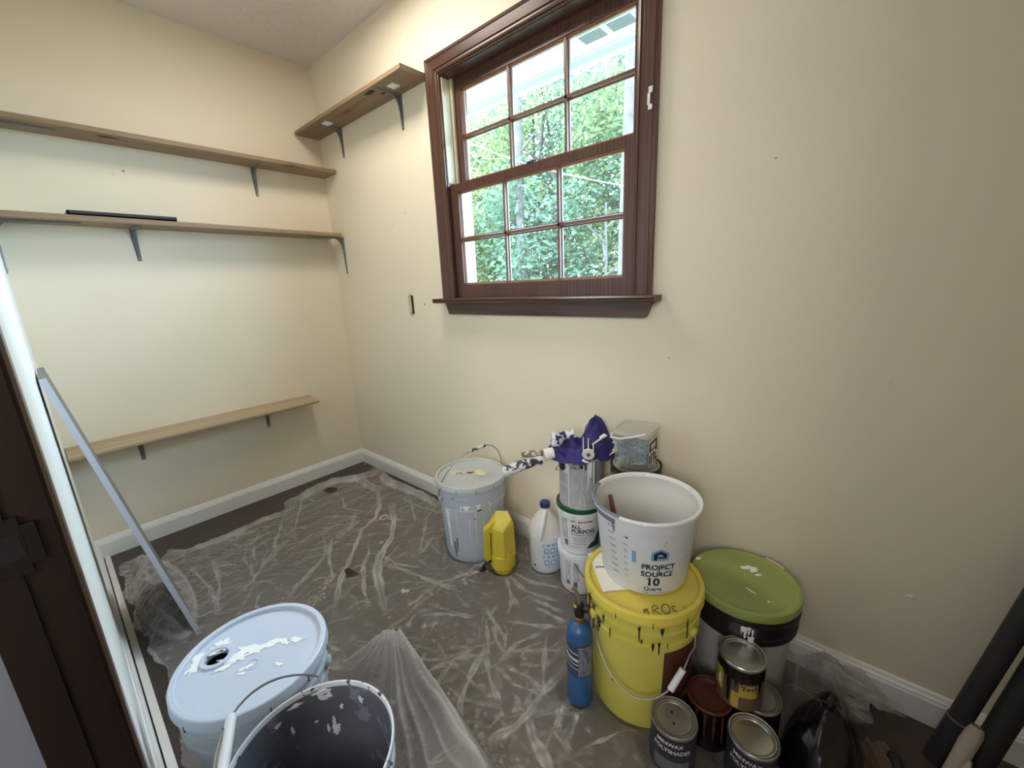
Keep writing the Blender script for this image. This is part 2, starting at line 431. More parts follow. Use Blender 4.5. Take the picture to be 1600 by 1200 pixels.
mb = MB(); mb.box((XR, -3.3, 0), (XR+.12, .14, H)); struct('wall_right', mb, M['wall'], 'cream wall at the right end of the room', 'wall')
mb = MB(); mb.box((-.12, -3.3, 0), (0, YC-WT, H)); mb.box((0, -3.3, 0), (XR, -3.2, H)); struct('wall_hall', mb, M['hallwall'], 'pale wall of the hall beyond the doorway', 'wall')
mb = MB(); mb.box((-.4, -3.6, H+.12), (XR+.4, .16, H+.3)); struct('sun_blocker', mb, M['mortar'], 'unseen slab added above the room to keep the sun out', 'sun_blocker')  # unseen slab added over the ceiling so no sun leaks in

def baseboard(name, a, b, nrm, label):
    a = Vector(a); b = Vector(b); n = Vector(nrm)
    prof = [(0, 0), (.013, 0), (.013, .070), (.0105, .076), (.0105, .080), (.007, .085), (.005, .092), (.003, .096), (0, .096)]
    mb = MB(); mb.prism(prof, lambda p: a+n*p[0]+Vector((0, 0, p[1])), lambda p: b+n*p[0]+Vector((0, 0, p[1])))
    return struct(name, mb, M['trimwhite'], label, 'baseboard')
baseboard('baseboard_left', (0, 0, 0), (0, YC, 0), (1, 0, 0), 'white baseboard under the three shelves')
baseboard('baseboard_back', (.013, 0, 0), (XR, 0, 0), (0, -1, 0), 'white baseboard along the window wall')
baseboard('baseboard_front', (.013, YC, 0), (XD0-.07, YC, 0), (0, 1, 0), 'white baseboard along the doorway wall')

# window -----------------------------------------------------------
win = thing('window_1', 'brown stained double hung window of twelve panes with trees outside', 'window', (1.56, 0, WZ0)); win['kind'] = 'structure'
def wp(name, mb, m, parent=win, smooth=30):
    o = mb.build(name, m, parent, smooth=smooth)
    if parent is win: o.location = -win.location
    return o
CX0, CX1, CZ1 = 1.047, 2.080, 2.122
prof = [(0, 0), (0, .020), (.010, .022), (.014, .019), (.046, .016), (.050, .011), (.055, .011), (.058, .014), (.063, .012), (.066, .007), (.070, .006), (.070, 0)]
def casing(mb, p0, p1, inward, m0, m1):
    p0 = Vector(p0); p1 = Vector(p1); d = (p1-p0).normalized(); i = Vector(inward)
    mb.prism(prof, lambda q: p0+i*q[0]+Vector((0, -q[1], 0))+d*(q[0] if m0 else 0), lambda q: p1+i*q[0]+Vector((0, -q[1], 0))-d*(q[0] if m1 else 0))
for nm, a, b, i, m0, m1, mt in (('casing', (CX0, 0, WZ0), (CX0, 0, CZ1), (1, 0, 0), 0, 1, 'darkwood'), ('casing', (CX1, 0, WZ0), (CX1, 0, CZ1), (-1, 0, 0), 0, 1, 'darkwood'), ('casing', (CX0, 0, CZ1), (CX1, 0, CZ1), (0, 0, -1), 1, 1, 'darkwoodx')):
    mb = MB(); casing(mb, a, b, i, m0, m1); wp(nm, mb, M[mt])
mb = MB()
sp = [(-.062, .003), (-.066, .008), (-.062, .014), (.02, .014), (.02, -.006), (-.060, -.006), (-.064, -.002)]
mb.prism([(y, z-.009) for y, z in sp], lambda q: Vector((1.018, q[0]+.0, WZ0+q[1])), lambda q: Vector((2.110, q[0], WZ0+q[1]))); wp('stool', mb, M['darkwoodx'])
mb = MB(); ap = [(1.062, 1.107), (1.078, 1.060), (1.084, 1.053), (2.060, 1.053), (2.068, 1.060), (2.086, 1.107)]
mb.prism(ap, lambda q: Vector((q[0], -.020, q[1])), lambda q: Vector((q[0], 0, q[1]))); wp('apron', mb, M['darkwoodx'])
mb = MB()   # jamb liner
JX0, JX1 = 1.115, 2.008
mb.box((JX0-.0, .0, WZ0), (JX0+.006, .14, WZ1)); mb.box((JX1-.006, .0, WZ0), (JX1, .14, WZ1)); mb.box((JX0, .0, WZ1-.006), (JX1, .14, WZ1)); mb.box((JX0, .0, WZ0-.004), (JX1, .16, WZ0+.006))
wp('jamb', mb, M['darkwood'], smooth=0)
mb = MB(); mb.box((JX0+.006, .048, WZ0), (JX0+.022, .060, WZ1-.006)); mb.box((JX1-.022, .048, WZ0), (JX1-.006, .060, WZ1-.006)); mb.box((JX0+.006, .004, 1.63), (JX0+.010, .044, WZ1-.01)); wp('side_track', mb, mat('pale side track', (206, 196, 166), .5, var=.1), smooth=0)
def sash(y0, y1, x0, x1, z0, z1, gx0, gx1, gz0, gz1, cols, rows):
    s = MB()
    for lo, hi in (((x0, y0, z0), (gx0, y1, z1)), ((gx1, y0, z0), (x1, y1, z1)), ((gx0, y0, z0), (gx1, y1, gz0)), ((gx0, y0, gz1), (gx1, y1, z1))): s.box(lo, hi)
    # stepped glazing bead round the light
    so = wp('sash', s, M['darkwood'], smooth=0)
    ym = (y0+y1)/2
    xs = [gx0+(gx1-gx0)*i/cols for i in range(cols+1)]; zs = [gz0+(gz1-gz0)*i/rows for i in range(rows+1)]
    def bar(vert, c, a, b):
        q = [(-.011, .004), (-.011, -.002), (-.007, -.006), (-.005, -.013), (.005, -.013), (.007, -.006), (.011, -.002), (.011, .004)]
        b_ = MB()
        if vert: b_.prism(q, lambda t: Vector((c+t[0], ym+t[1], a)), lambda t: Vector((c+t[0], ym+t[1], b)))
        else: b_.prism(q, lambda t: Vector((a, ym+t[1], c+t[0])), lambda t: Vector((b, ym+t[1], c+t[0])))
        o = b_.build('muntin', M['bead2'], so, smooth=0)
    for x in xs[1:-1]: bar(True, x, gz0, gz1)
    for z in zs[1:-1]: bar(False, z, gx0, gx1)
    for i in range(cols):
        for j in range(rows):
            g = MB(); g.box((xs[i]+.001, ym+.001, zs[j]+.001), (xs[i+1]-.001, ym+.003, zs[j+1]-.001)); g.build('pane', M['glass'], so, smooth=0)
    b_ = MB()
    for k, t in ((0, .004), (1, .009)):
        ya, yb = (y0+.006+k*.005, ym) 
        b_.box((gx0, ya, gz0), (gx0+t, ym, gz1)); b_.box((gx1-t, ya, gz0), (gx1, ym, gz1)); b_.box((gx0, ya, gz0), (gx1, ym, gz0+t)); b_.box((gx0, ya, gz1-t), (gx1, ym, gz1))
    b_.build('glazing_bead', M['bead'], so, smooth=0)
    return so
M['bead2'] = mat('muntin stain', (112, 78, 62), .3, var=.15)
M['bead'] = mat('glazing bead', (156, 112, 88), .3, var=.15)
sash(.062, .096, JX0+.008, JX1-.006, 1.600, WZ1-.006, 1.176, 1.974, 1.636, 2.004, 3, 2)
sash(.014, .048, JX0+.006, JX1-.006, WZ0+.004, 1.622, 1.170, 1.967, 1.186, 1.590, 3, 2)
mb = MB(); mb.lathe([(0, 0), (.016, 0), (.016, .004), (.012, .010), (0, .012)], 20, c=(1.585, .030)); mb.box((1.560, .018, 0), (1.585, .026, .009)); mb.box((1.57, .012, 0), (1.60, .05, .003))
o = wp('sash_lock', mb, M['black']); o.location.z += 1.622
mb = MB()
mb.box((2.056, -.024, 1.662), (2.061, -.018, 1.722)); mb.box((2.061, -.024, 1.662), (2.068, -.018, 1.676)); mb.box((2.061, -.024, 1.706), (2.068, -.018, 1.722)); mb.box((2.052, -.022, 1.676), (2.056, -.018, 1.706)); wp('curtain_hook', mb, M['white'], smooth=0)

# doorway ----------------------------------------------------------
dr = thing('door_1', 'dark brown door frame with a strike plate, close on the left', 'door frame', (XD0, YC, 0)); dr['kind'] = 'structure'
def dp(name, mb, m, smooth=30):
    o = mb.build(name, m, dr, smooth=smooth); o.location = -dr.location; return o
for x, sgn in ((XD0, 1), (XD1, -1)):
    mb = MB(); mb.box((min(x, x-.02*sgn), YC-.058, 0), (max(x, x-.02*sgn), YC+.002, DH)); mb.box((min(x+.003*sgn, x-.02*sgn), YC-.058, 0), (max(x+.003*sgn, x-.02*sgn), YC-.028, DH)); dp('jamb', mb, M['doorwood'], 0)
    mb = MB(); mb.box((min(x-.002*sgn, x-.02*sgn), YC-WT-.012, 0), (max(x-.002*sgn, x-.02*sgn), YC-.058, DH)); dp('hall_jamb', mb, M['hallwall'], 0)
    a, b = x-.006*sgn, x-.064*sgn
    mb = MB(); q = [(a, 0), (a, .005), (a-.004*sgn, .008), (b+.012*sgn, .008), (b, .005), (b, 0)]
    mb.prism(q, lambda t: Vector((t[0], YC+t[1], 0)), lambda t: Vector((t[0], YC+t[1], DH+.06))); dp('casing', mb, M['darkwood'], 20)
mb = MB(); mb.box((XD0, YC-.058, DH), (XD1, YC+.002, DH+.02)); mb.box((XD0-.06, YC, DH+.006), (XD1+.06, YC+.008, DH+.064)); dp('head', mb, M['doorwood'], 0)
st = MB(); st.box((XD0-.004, YC-.050, .925), (XD0+.0045, YC-.020, .985)); st.box((XD0-.004, YC-.022, .934), (XD0+.0042, YC-.010, .976)); sp_ = dp('strike_plate', st, mat('aged bronze', (36, 32, 29), .5, .5), 0)
st = MB(); st.box((XD0+.0045, YC-.042, .942), (XD0+.0048, YC-.022, .968)); st.build('latch_hole', M['void'], sp_, smooth=0)
# ------------------------------------------------------------------ shelves
def bracket(parent, base, n, leg, arm, wdt=.025):
    """stamped steel shelf bracket: wall leg, shelf arm and the gusset between; base = inner corner under the board"""
    n = Vector((n[0], n[1], 0)); t = Vector((-n.y, n.x, 0)); b = Vector(base)
    mb = MB()
    def P(s, d, z): return b+t*s+n*d+Vector((0, 0, z))
    w0, w1 = wdt/2, wdt*.30
    # leg: tapering channel
    mb.add([P(-w0, 0, 0), P(w0, 0, 0), P(w0*.55, .010, -.012), P(-w0*.55, .010, -.012), P(-w1, 0, -leg), P(w1, 0, -leg), P(w1*.6, .004, -leg), P(-w1*.6, .004, -leg)],
           [(0, 1, 5, 4), (1, 2, 6, 5), (2, 3, 7, 6), (3, 0, 4, 7), (4, 5, 6, 7), (0, 3, 2, 1)])
    mb.add([P(-w0, 0, -.0005), P(w0, 0, -.0005), P(w0*.55, .012, -.010), P(-w0*.55, .012, -.010), P(-w1, arm, -.0005), P(w1, arm, -.0005), P(w1*.6, arm, -.004), P(-w1*.6, arm, -.004)],
           [(0, 4, 5, 1), (1, 5, 6, 2), (2, 6, 7, 3), (3, 7, 4, 0), (4, 7, 6, 5), (0, 1, 2, 3)])
    g = [(0.003, -.003), (.070, -.004), (.040, -.011), (.024, -.023), (.014, -.042), (.007, -.080), (.003, -.080)]
    mb.prism(g, lambda q: P(-.005, q[0], q[1]), lambda q: P(.005, q[0], q[1]))
    o = mb.build('bracket', M['steel'], parent, smooth=20)
    for z, d in ((-leg*.35, .009), (-leg*.93, .0045)):
        sc = MB(); c = P(0, d, z); sc.tube([c, c+n*.003], .0035, 8); sc.build('screw', M['chrome'], o)
    return o
def board(parent, pts0, pts1, m, ragged=0):
    """pts0/pts1: four corners (back-bottom, front-bottom, front-top, back-top) at each end, slightly eased"""
    mb = MB(); k = 10; vs = []; r = random.Random(3)
    e = .0025
    def ring(c):
        o = []
        for i in range(4):
            a, b_, d = Vector(c[i-1]), Vector(c[i]), Vector(c[(i+1) % 4])
            o += [b_+(a-b_).normalized()*e, b_+(d-b_).normalized()*e]
        return o
    for j in range(k+1):
        t = j/k
        c = [Vector(a).lerp(Vector(b_), t)+Vector((0, 0, .0012*math.sin(t*5))) for a, b_ in zip(pts0, pts1)]
        vs += ring(c)
    f = [tuple(range(8))[::-1], tuple(k*8+i for i in range(8))]
    for j in range(k):
        for i in range(8): f.append((j*8+i, j*8+(i+1) % 8, (j+1)*8+(i+1) % 8, (j+1)*8+i))
    mb.add(vs, f); return mb.build('board', m, parent, smooth=25)
def knot(parent, c, rx, ry, axis, m=None, side=-1):
    """open knot hole: a dark dished patch let into the face of a board"""
    mb = MB(); n = 14
    P = blob_pts(n, rx, ry, .25, int(rx*9999))
    mb.add([(c[0], c[1], c[2]+side*.0012)]+[(c[0]+(x if axis == 0 else y), c[1]+(y if axis == 0 else x), c[2]+side*.0006) for x, y in P], [(0, 1+i, 1+(i+1) % n) for i in range(n)])
    return mb.build('knot', m or M['knot'], parent)
M['knot'] = mat('dark knot', (58, 38, 28), .8, var=.3)
L = thing('wall_shelf', 'highest pine shelf on the left wall, with a dark knot near its right end', 'shelf', (0, -.7, 1.855)); L['group'] = 'pine shelves on the left wall'
o_ = L.location.copy()
def ch(o, base): o.location = -base; return o
ch(board(L, [(.001, YC+.002, 1.853), (.156, YC+.002, 1.853), (.156, YC+.002, 1.874), (.001, YC+.002, 1.874)], [(.001, -.004, 1.853), (.156, -.004, 1.853), (.156, -.004, 1.874), (.001, -.004, 1.874)], M['pine']), o_)
ch(bracket(L, (0, -.395, 1.853), (1, 0), .145, .125), o_)
ch(bracket(L, (.10, YC, 1.853), (0, 1), .145, .24, .03), o_)
ch(knot(L, (.095, -.135, 1.853), .050, .020, 1), o_); ch(knot(L, (.115, -.98, 1.853), .04, .008, 1), o_)
L = thing('wall_shelf', 'pine shelf on the left wall with a black strip lying on it', 'shelf', (0, -.7, 1.503)); L['group'] = 'pine shelves on the left wall'
o_ = L.location.copy()
ch(board(L, [(.001, YC+.002, 1.505), (.172, YC+.002, 1.505), (.172, YC+.002, 1.529), (.001, YC+.002, 1.529)], [(.001, -.030, 1.501), (.165, -.030, 1.501), (.165, -.030, 1.522), (.001, -.030, 1.522)], M['pine']), o_)
ch(bracket(L, (0, -.955, 1.503), (1, 0), .14, .13, .024), o_)
ch(bracket(L, (.125, 0, 1.501), (0, -1), .215, .21, .022), o_)
ch(bracket(L, (.12, YC, 1.505), (0, 1), .20, .24, .024), o_)
L = thing('wall_shelf', 'lowest pine shelf on the left wall, pale and low over the baseboard', 'shelf', (0, -.85, .53)); L['group'] = 'pine shelves on the left wall'
o_ = L.location.copy()
ch(board(L, [(.001, YC+.003, .549), (.140, YC+.003, .531), (.140, YC+.003, .545), (.001, YC+.003, .563)], [(.001, -.300, .549), (.140, -.300, .529), (.140, -.300, .543), (.001, -.300, .562)], M['pinelow']), o_)
ch(bracket(L, (0, -1.125, .546), (1, 0), .125, .12, .026), o_); ch(bracket(L, (0, -.555, .546), (1, 0), .125, .12, .026), o_)
L = thing('wall_shelf', 'short pine shelf high between the room corner and the window', 'shelf', (.53, 0, 2.06)); o_ = L.location.copy()
ch(board(L, [(.012, -.001, 2.060), (.012, -.145, 2.060), (.012, -.145, 2.080), (.012, -.001, 2.080)], [(1.044, -.001, 2.060), (1.044, -.145, 2.060), (1.044, -.145, 2.080), (1.044, -.001, 2.080)], M['pinex']), o_)
ch(bracket(L, (.262, 0, 2.06), (0, -1), .145, .125), o_); ch(bracket(L, (.834, 0, 2.06), (0, -1), .145, .125), o_)
for x, y in ((.30, -.095), (.90, -.080)):
    mb = MB(); mb.box((x-.022, y-.020, 2.0545), (x+.022, y+.020, 2.0601)); mb.box((x-.017, y+.002, 2.050), (x+.017, y+.008, 2.0545)); ch(mb.build('white_clip', M['white'], L, smooth=0), o_)
ch(knot(L, (.775, -.118, 2.06), .038, .012, 0), o_); ch(knot(L, (.805, -.07, 2.06), .022, .011, 0), o_); ch(knot(L, (.50, -.09, 2.06), .05, .006, 0, M['wood_red']), o_)
mb = MB()
mb.box((.03, -1.165, 1.5285), (.170, -.815, 1.5335)); mb.box((.164, -1.165, 1.5285), (.170, -.815, 1.545)); mb.box((.03, -1.165, 1.5285), (.036, -.815, 1.545)); mb.box((.03, -1.165, 1.5285), (.170, -1.160, 1.545)); mb.box((.03, -.82, 1.5285), (.170, -.815, 1.545))
tag(mb.build('tray', M['trayblack'], smooth=0), 'thin black brown strip tray lying on the middle shelf', 'tray')

# left corner: leaning panel, loose trim, wall fittings ----------------
pn = thing('panel', 'wide grey panel leaning on edge against the doorway wall', 'panel', (.94, -1.19, 0))
def PL(x, s, d=0):      # s along height, d through thickness
    a = Vector((x, -1.190, .004)); b = Vector((x, -1.3655, .985)); n = Vector((0, .984, .176)).normalized()
    return a.lerp(b, s)-Vector(pn.location)+n*d
mb = MB(); mb.add([PL(.62, 0), PL(.938, 0), PL(.938, 1), PL(.62, 1), PL(.62, 0, .015), PL(.938, 0, .015), PL(.938, 1, .015), PL(.62, 1, .015)], [(0, 3, 2, 1), (4, 5, 6, 7), (0, 1, 5, 4), (2, 3, 7, 6), (0, 4, 7, 3), (1, 2, 6, 5)])
mb.build('face', M['greyboard'], pn, smooth=0)
mb = MB(); mb.add([PL(.938, 0), PL(.940, 0), PL(.940, 1), PL(.938, 1), PL(.938, 0, .015), PL(.940, 0, .015), PL(.940, 1, .015), PL(.938, 1, .015)], [(0, 3, 2, 1), (4, 5, 6, 7), (0, 1, 5, 4), (2, 3, 7, 6), (0, 4, 7, 3), (1, 2, 6, 5)])
mb.build('edge_band', M['boardedge'], pn, smooth=0)
tb = thing('trim_board', 'long loose white trim board lying on the floor by the doorway wall', 'board', (.75, -1.344, 0))
mb = MB(); mb.box((-.73, -.009, .0), (.95, .010, .012)); mb.box((-.73, -.009, .012), (.95, .004, .015)); mb.build('board', mat('scuffed white board', (226, 222, 216), .5, var=.06), tb, smooth=0)
ob = thing('outlet_box', 'small uncovered outlet in the wall between shelf and window', 'outlet', (.758, 0, 1.097))
mb = MB(); mb.box((-.014, -.0035, -.048), (.020, .0, .048)); mb.build('box', M['void'], ob, smooth=0)
mb = MB(); mb.box((-.016, -.0075, -.043), (.009, -.003, .045)); mb.lathe([(0, .0), (.007, 0), (.007, .003), (0, .003)], 14); mb.build('receptacle', mat('dusty ivory device', (198, 188, 166), .5, var=.25), ob, smooth=0)
mb = MB(); mb.box((-.009, -.0055, .046), (.006, -.0, .056)); mb.build('yoke', M['chrome'], ob, smooth=0); mb = MB(); mb.box((-.006, -.0055, -.058), (.006, 0, -.046)); mb.build('yoke', M['chrome'], ob, smooth=0)
def nail(x, y, z, n, label):
    mb = MB(); n = Vector(n); c = Vector((x, y, z)); mb.tube([c-n*.004, c+n*.003, c+n*.004], [.0035, .0045, .003], 10)
    tag(mb.build('nail', mat('painted nail head', (150, 138, 116), .5)), label, 'nail')
nail(0, -.936, 1.752, (1, 0, 0), 'painted nail head in the left wall just under the highest shelf')
nail(.872, 0, 1.100, (0, -1, 0), 'nail head in the wall just left of the window stool')
def patch(x, z, rx, rz, seed, label):
    P = blob_pts(18, rx, rz, .35, seed); mb = MB(); n = len(P)
    mb.add([(x, -.0035, z)]+[(x+a, -.0008, z+b) for a, b in P], [(0, 1+i, 1+(i+1) % n) for i in range(n)])
    tag(mb.build('filler_patch', mat('white filler', (236, 226, 204), .7)), label, 'wall patch')
patch(2.680, .912, .009, .014, 3, 'pale dab of filler on the dark wall right of the window')
patch(2.797, .349, .010, .007, 5, 'small pale chip in the wall low above the baseboard')
for x_, z_, lab_ in ((2.393, 1.466, 'tiny nail hole high in the wall right of the window'), (2.142, .923, 'tiny nail hole in the wall below the right end of the window stool'), (.659, 1.505, 'tiny nail hole in the wall near the joint bracket of the middle shelf'), (.782, 1.552, 'tiny nail hole in the wall midway between corner and window')):
    mb = MB(); mb.tube([(x_, .001, z_), (x_, -.0015, z_), (x_, -.0012, z_)], [.0035, .003, .0015], 8)
    tag(mb.build('nail_hole', mat('filled nail hole', (186, 174, 150), .7)), lab_, 'nail hole')
P = blob_pts(12, .007, .006, .3, 6); mb = MB(); mb.add([(.003, -.973, 1.735)]+[(.0006, -.973+a, 1.735+b) for a, b in P], [(0, 1+i, 1+(i+1) % 12) for i in range(12)])
tag(mb.build('filler_patch', mat('pale filler', (226, 214, 190), .7)), 'small raised dab on the left wall between the two upper shelves', 'wall patch')

# ------------------------------------------------------------------ buckets
def interp(tab):
    zs = [a for a, b in tab]; rs = [b for a, b in tab]
    return lambda z: float(np.interp(z, zs, rs))
def bail_ring(c, e, up, R, n=28, dent=0):
    e = Vector(e).normalized(); up = Vector(up).normalized(); c = Vector(c)
    return [c+e*R*math.cos(PI*i/n)+up*R*math.sin(PI*i/n) for i in range(n+1)]
def grip_on(path, i0, i1, r, m, parent, name='grip'):
    mb = MB(); P = path[i0:i1+1]; mb.tube([P[0], P[-1]], [r, r], 14)
    return mb.build(name, m, parent)
def pail_body(parent, prof, m, name='body', seg=72):
    mb = MB(); mb.lathe(prof, seg); return mb.build(name, m, parent, smooth=40)
def ear(parent, ang, r, z, m):
    mb = MB(); c = Vector((r*math.cos(ang), r*math.sin(ang), z)); n = Vector((math.cos(ang), math.sin(ang), 0))
    mb.tube([c-n*.004, c+n*.006, c+n*.008], [.013, .012, .008], 14); return mb.build('bail_ear', m, parent)
def lid5(parent, m, r, z0, z1, hole=None):
    """snap-on pail lid: skirt, rolled rim and sunken top"""
    z0 += .006; pr = [(r-.010, z0), (r, z0), (r+.0006, z0+.002), (r, z0+.006), (r-.001, z1-.005), (r-.0025, z1-.0015), (r-.005, z1), (r-.013, z1), (r-.0152, z1-.002), (r-.0165, z1-.0105), (r-.021, z1-.011)]
    mb = MB()
    if not hole:
        mb.lathe(pr+[(r*.5, z1-.0108), (0, z1-.0105)], 96)
    else:
        hx, hy, hr = hole; seg = 96
        mb.lathe(pr, seg); ri = pr[-1][0]; zt = z1-.011
        # top disc with an off-centre hole: bridge outer circle to hole circle by angle seen from the hole
        v = []; f = []
        for k in range(seg):
            a = 2*PI*k/seg; ox, oy = ri*math.cos(a), ri*math.sin(a); b = math.atan2(oy-hy, ox-hx)
            ix, iy = hx+hr*math.cos(b), hy+hr*math.sin(b)
            v += [(ox, oy, zt), ((ox+ix)/2, (oy+iy)/2, zt+.0005), (hx+(ix-hx)*1.5, hy+(iy-hy)*1.5, zt), (hx+(ix-hx)*1.4, hy+(iy-hy)*1.4, zt+.005), (ix, iy, zt+.005), (ix, iy, zt-.012)]
        for k in range(seg):
            k2 = (k+1) % seg
            for i in range(5): f.append((6*k+i, 6*k2+i, 6*k2+i+1, 6*k+i+1))
        mb.add(v, f)
    return mb.build('lid', m, parent, smooth=28)
def lid_slots(parent, r, z0, z1, n, m, ph=0):
    mb = MB()
    for k in range(n):
        a = ph+2*PI*k/n; M_ = Matrix.Rotation(a, 4, 'Z')
        mb.box((r-.003, -.0009, z0), (r+.0006, .0009, z1), M_)
    o = mb.build('lid_slots', m, parent, smooth=0); o['kind'] = 'stuff'; return o
def pail5(x, y, body, lidm, label, group, hole=None, h=.372, zb=.004):
    t = thing('bucket', label, 'bucket', (x, y, zb), group)
    k = h/.372; tab = [(0, .128), (.012*k, .131), (.262*k, .1435), (.263*k, .150), (.278*k, .1505), (.279*k, .1445), (.300*k, .1455), (.301*k, .151), (.312*k, .1515), (.313*k, .1465), (.345*k, .149), (h-.006, .149)]
    pail_body(t, [(0, 0)]+[(r, z) for z, r in tab]+[(.145, h-.006), (.125, .01), (0, .008)], body)
    lid5(t, lidm, .159, h-.034, h-.002, hole)
    return t, interp(tab), k
# grey bucket in the back corner
g, gr, k = pail5(1.357, -.202, M['graybucket'], M['graylid'], 'grey lidded bucket with paint runs, standing by the corner next to the yellow box', None)
a0 = camdir(1.357, -.202)
lid_slots(g, .159, .342, .358, 12, M['void'], a0+.1)
e = (math.cos(a0-1.15), math.sin(a0-1.15), 0)
P = bail_ring((0, 0, .300), e, (.30, -.13, 1), .158, 28)
P[0] = Vector(e)*.156+Vector((0, 0, .292)); P[-1] = Vector(e)*-.156+Vector((0, 0, .292))
P = [p+Vector((0, 0, .050))*math.sin(PI*i/28)-Vector(e)*.045*math.sin(PI*i/28)**2 for i, p in enumerate(P)]
mb = MB(); mb.tube(P, .0022, 6); hd = mb.build('handle', M['wire'], g)
grip_on(P, 11, 15, .0075, M['rollerwhite'], hd)
ear(g, a0-1.15, .151, .292, M['graybucket']); ear(g, a0-1.15+PI, .151, .292, M['graybucket'])
smear(g, M['creampaint'], .03, .035, .3603, .040, .020, .5, 4, .6); smear(g, M['creampaint'], -.050, -.030, .3603, .032, .018, .7, 6, .3)
smear(g, M['dullmetal'], -.045, -.028, .3612, .016, .010, .7, 9, .3); smear(g, M['wood_red'], -.012, .004, .3603, .012, .006, .3, 12, .5)
smear(g, M['black'], -.006, .012, .3609, .010, .003, 1.2, 14, .5)
for i, (d, zt, ln, wd) in enumerate(((-.75, .26, .06, .004), (-.55, .25, .10, .003), (-.15, .22, .12, .0035), (.05, .255, .16, .003), (.30, .2, .12, .0025), (-.35, .285, .03, .006), (.15, .285, .02, .02), (-.2, .283, .018, .03), (-.9, .26, .2, .022), (.5, .29, .05, .006))):
    drip(g, M['whitepaint'], a0+d, zt, ln, wd, gr, i)
wrap(g, 'paint_smear', M['rimwhite'], a0-.95, a0+.25, .258, .266, lambda z: .1505, .0012, 24, 2)
wrap(g, 'paint_smear', M['rimwhite'], a0-1.05, a0-.2, .314, .318, lambda z: .148, .0012, 24, 2)
drip(g, M['steel'], a0-.62, .12, .07, .012, gr, 31); drip(g, M['steel'], a0-.72, .10, .08, .016, gr, 32); drip(g, M['black'], a0+.03, .225, .012, .006, gr, 33)

# yellow bucket
g, gr, k = pail5(2.237, -.379, M['yellowplastic'], M['yellowlid'], 'yellow lidded bucket carrying the white ten quart pail', None, h=.383)
a0 = camdir(2.237, -.379)
lid_slots(g, .1592, .352, .366, 11, M['void'], a0+.18)
n_ = 26; P = []
for i in range(n_+1):
    t_ = i/n_; a = a0-.95+1.95*t_; z = .300-.155*math.sin(PI*t_)**.8; P.append(Vector(((gr(z)+.012+.02*math.sin(PI*t_))*math.cos(a), (gr(z)+.012+.02*math.sin(PI*t_))*math.sin(a), z)))
mb = MB(); mb.tube(P, .0022, 6); hd = mb.build('handle', M['wire'], g)
mb = MB(); q0, q1 = P[19], P[22]; mb.tube([q0+Vector((0, 0, -.005)), q1+Vector((0, 0, .004))], .0085, 14); mb.build('grip', M['white'], hd)
ear(g, a0-.95, .152, .300, M['yellowplastic']); ear(g, a0+1.0, .152, .300, M['yellowplastic'])
wrap(g, 'label', M['brownlabel'], a0+.42, a0+1.25, .09, .262, gr, .0008, 20, 4)
for i, (d, zt, ln, wd) in enumerate(((-1.0, .36, .02, .005), (-.62, .340, .028, .006), (-.02, .350, .045, .005), (.32, .352, .022, .010), (.75, .356, .05, .006), (.20, .300, .022, .007), (.30, .303, .035, .006), (.44, .30, .018, .003), (-.75, .302, .022, .007), (-.52, .305, .03, .004), (.02, .307, .012, .006))):
    drip(g, M['black'], a0+d, zt, ln, wd, (lambda z: .1592) if zt > .335 else (lambda z: .1515), i)
for i, (d, zt, ln, wd) in enumerate(((-1.15, .335, .09, .03), (-.95, .33, .08, .02), (-.80, .31, .05, .016))): drip(g, M['tornlabel'], a0+d, zt, ln, wd, lambda z: max(gr(z), .151), 40+i)
# black marker scrawl on the lid, towards the room
def scrawl(parent, strokes, m, z, r=.0009, name='marker_scrawl'):
    mb = MB()
    for st in strokes: mb.tube([(x, y, z) for x, y in st], r, 5)
    return mb.build(name, m, parent)
ca, sa = math.cos(a0), math.sin(a0)
def on_lid(u, v): return (ca*v-sa*u, sa*v+ca*u)       # u to the right, v towards the viewer
ell = lambda cu, cv, ru, rv, n=14: [on_lid(cu+ru*math.cos(2*PI*i/n), cv+rv*math.sin(2*PI*i/n)) for i in range(n+1)]
zl = .3722
scrawl(g, [[on_lid(*q) for q in ((.030, .130), (.024, .110), (.032, .100), (.040, .108), (.030, .118), (.046, .128))], ell(.058, .106, .010, .016), [on_lid(*q) for q in ((.082, .092), (.072, .094), (.074, .104), (.084, .108), (.080, .120), (.070, .122))], [on_lid(*q) for q in ((.004, .124), (.016, .118), (.012, .126))], ell(.012, .131, .006, .006, 8), [on_lid(*q) for q in ((.100, .084), (.104, .092))]], M['blackink'], zl)

# green-lidded tall pail
t = thing('bucket', 'clouded pail with a black band and an olive green lid against the wall', 'bucket', (2.446, -.161, .004)); a0 = camdir(2.446, -.161)
tab = [(0, .112), (.010, .115), (.255, .127), (.256, .134), (.300, .136)]; gr = interp(tab)
pail_body(t, [(0, 0)]+[(r, z) for z, r in tab]+[(.130, .30), (.11, .01), (0, .008)], M['pail'])
mb = MB(); mb.lathe([(.128, .232), (.1365, .232), (.138, .250), (.1345, .252), (.1345, .262), (.1385, .264), (.140, .290), (.136, .292), (.136, .308), (.130, .308)], 72); mb.build('band', M['black'], t, smooth=40)
mb = MB(); mb.lathe([(.132, .306), (.1395, .306), (.1405, .310), (.1405, .322), (.139, .328), (.134, .331), (.128, .3305), (.124, .327), (.120, .326), (0, .327)], 96); mb.build('lid', M['greenlid'], t, smooth=40)
ca, sa = math.cos(a0), math.sin(a0)
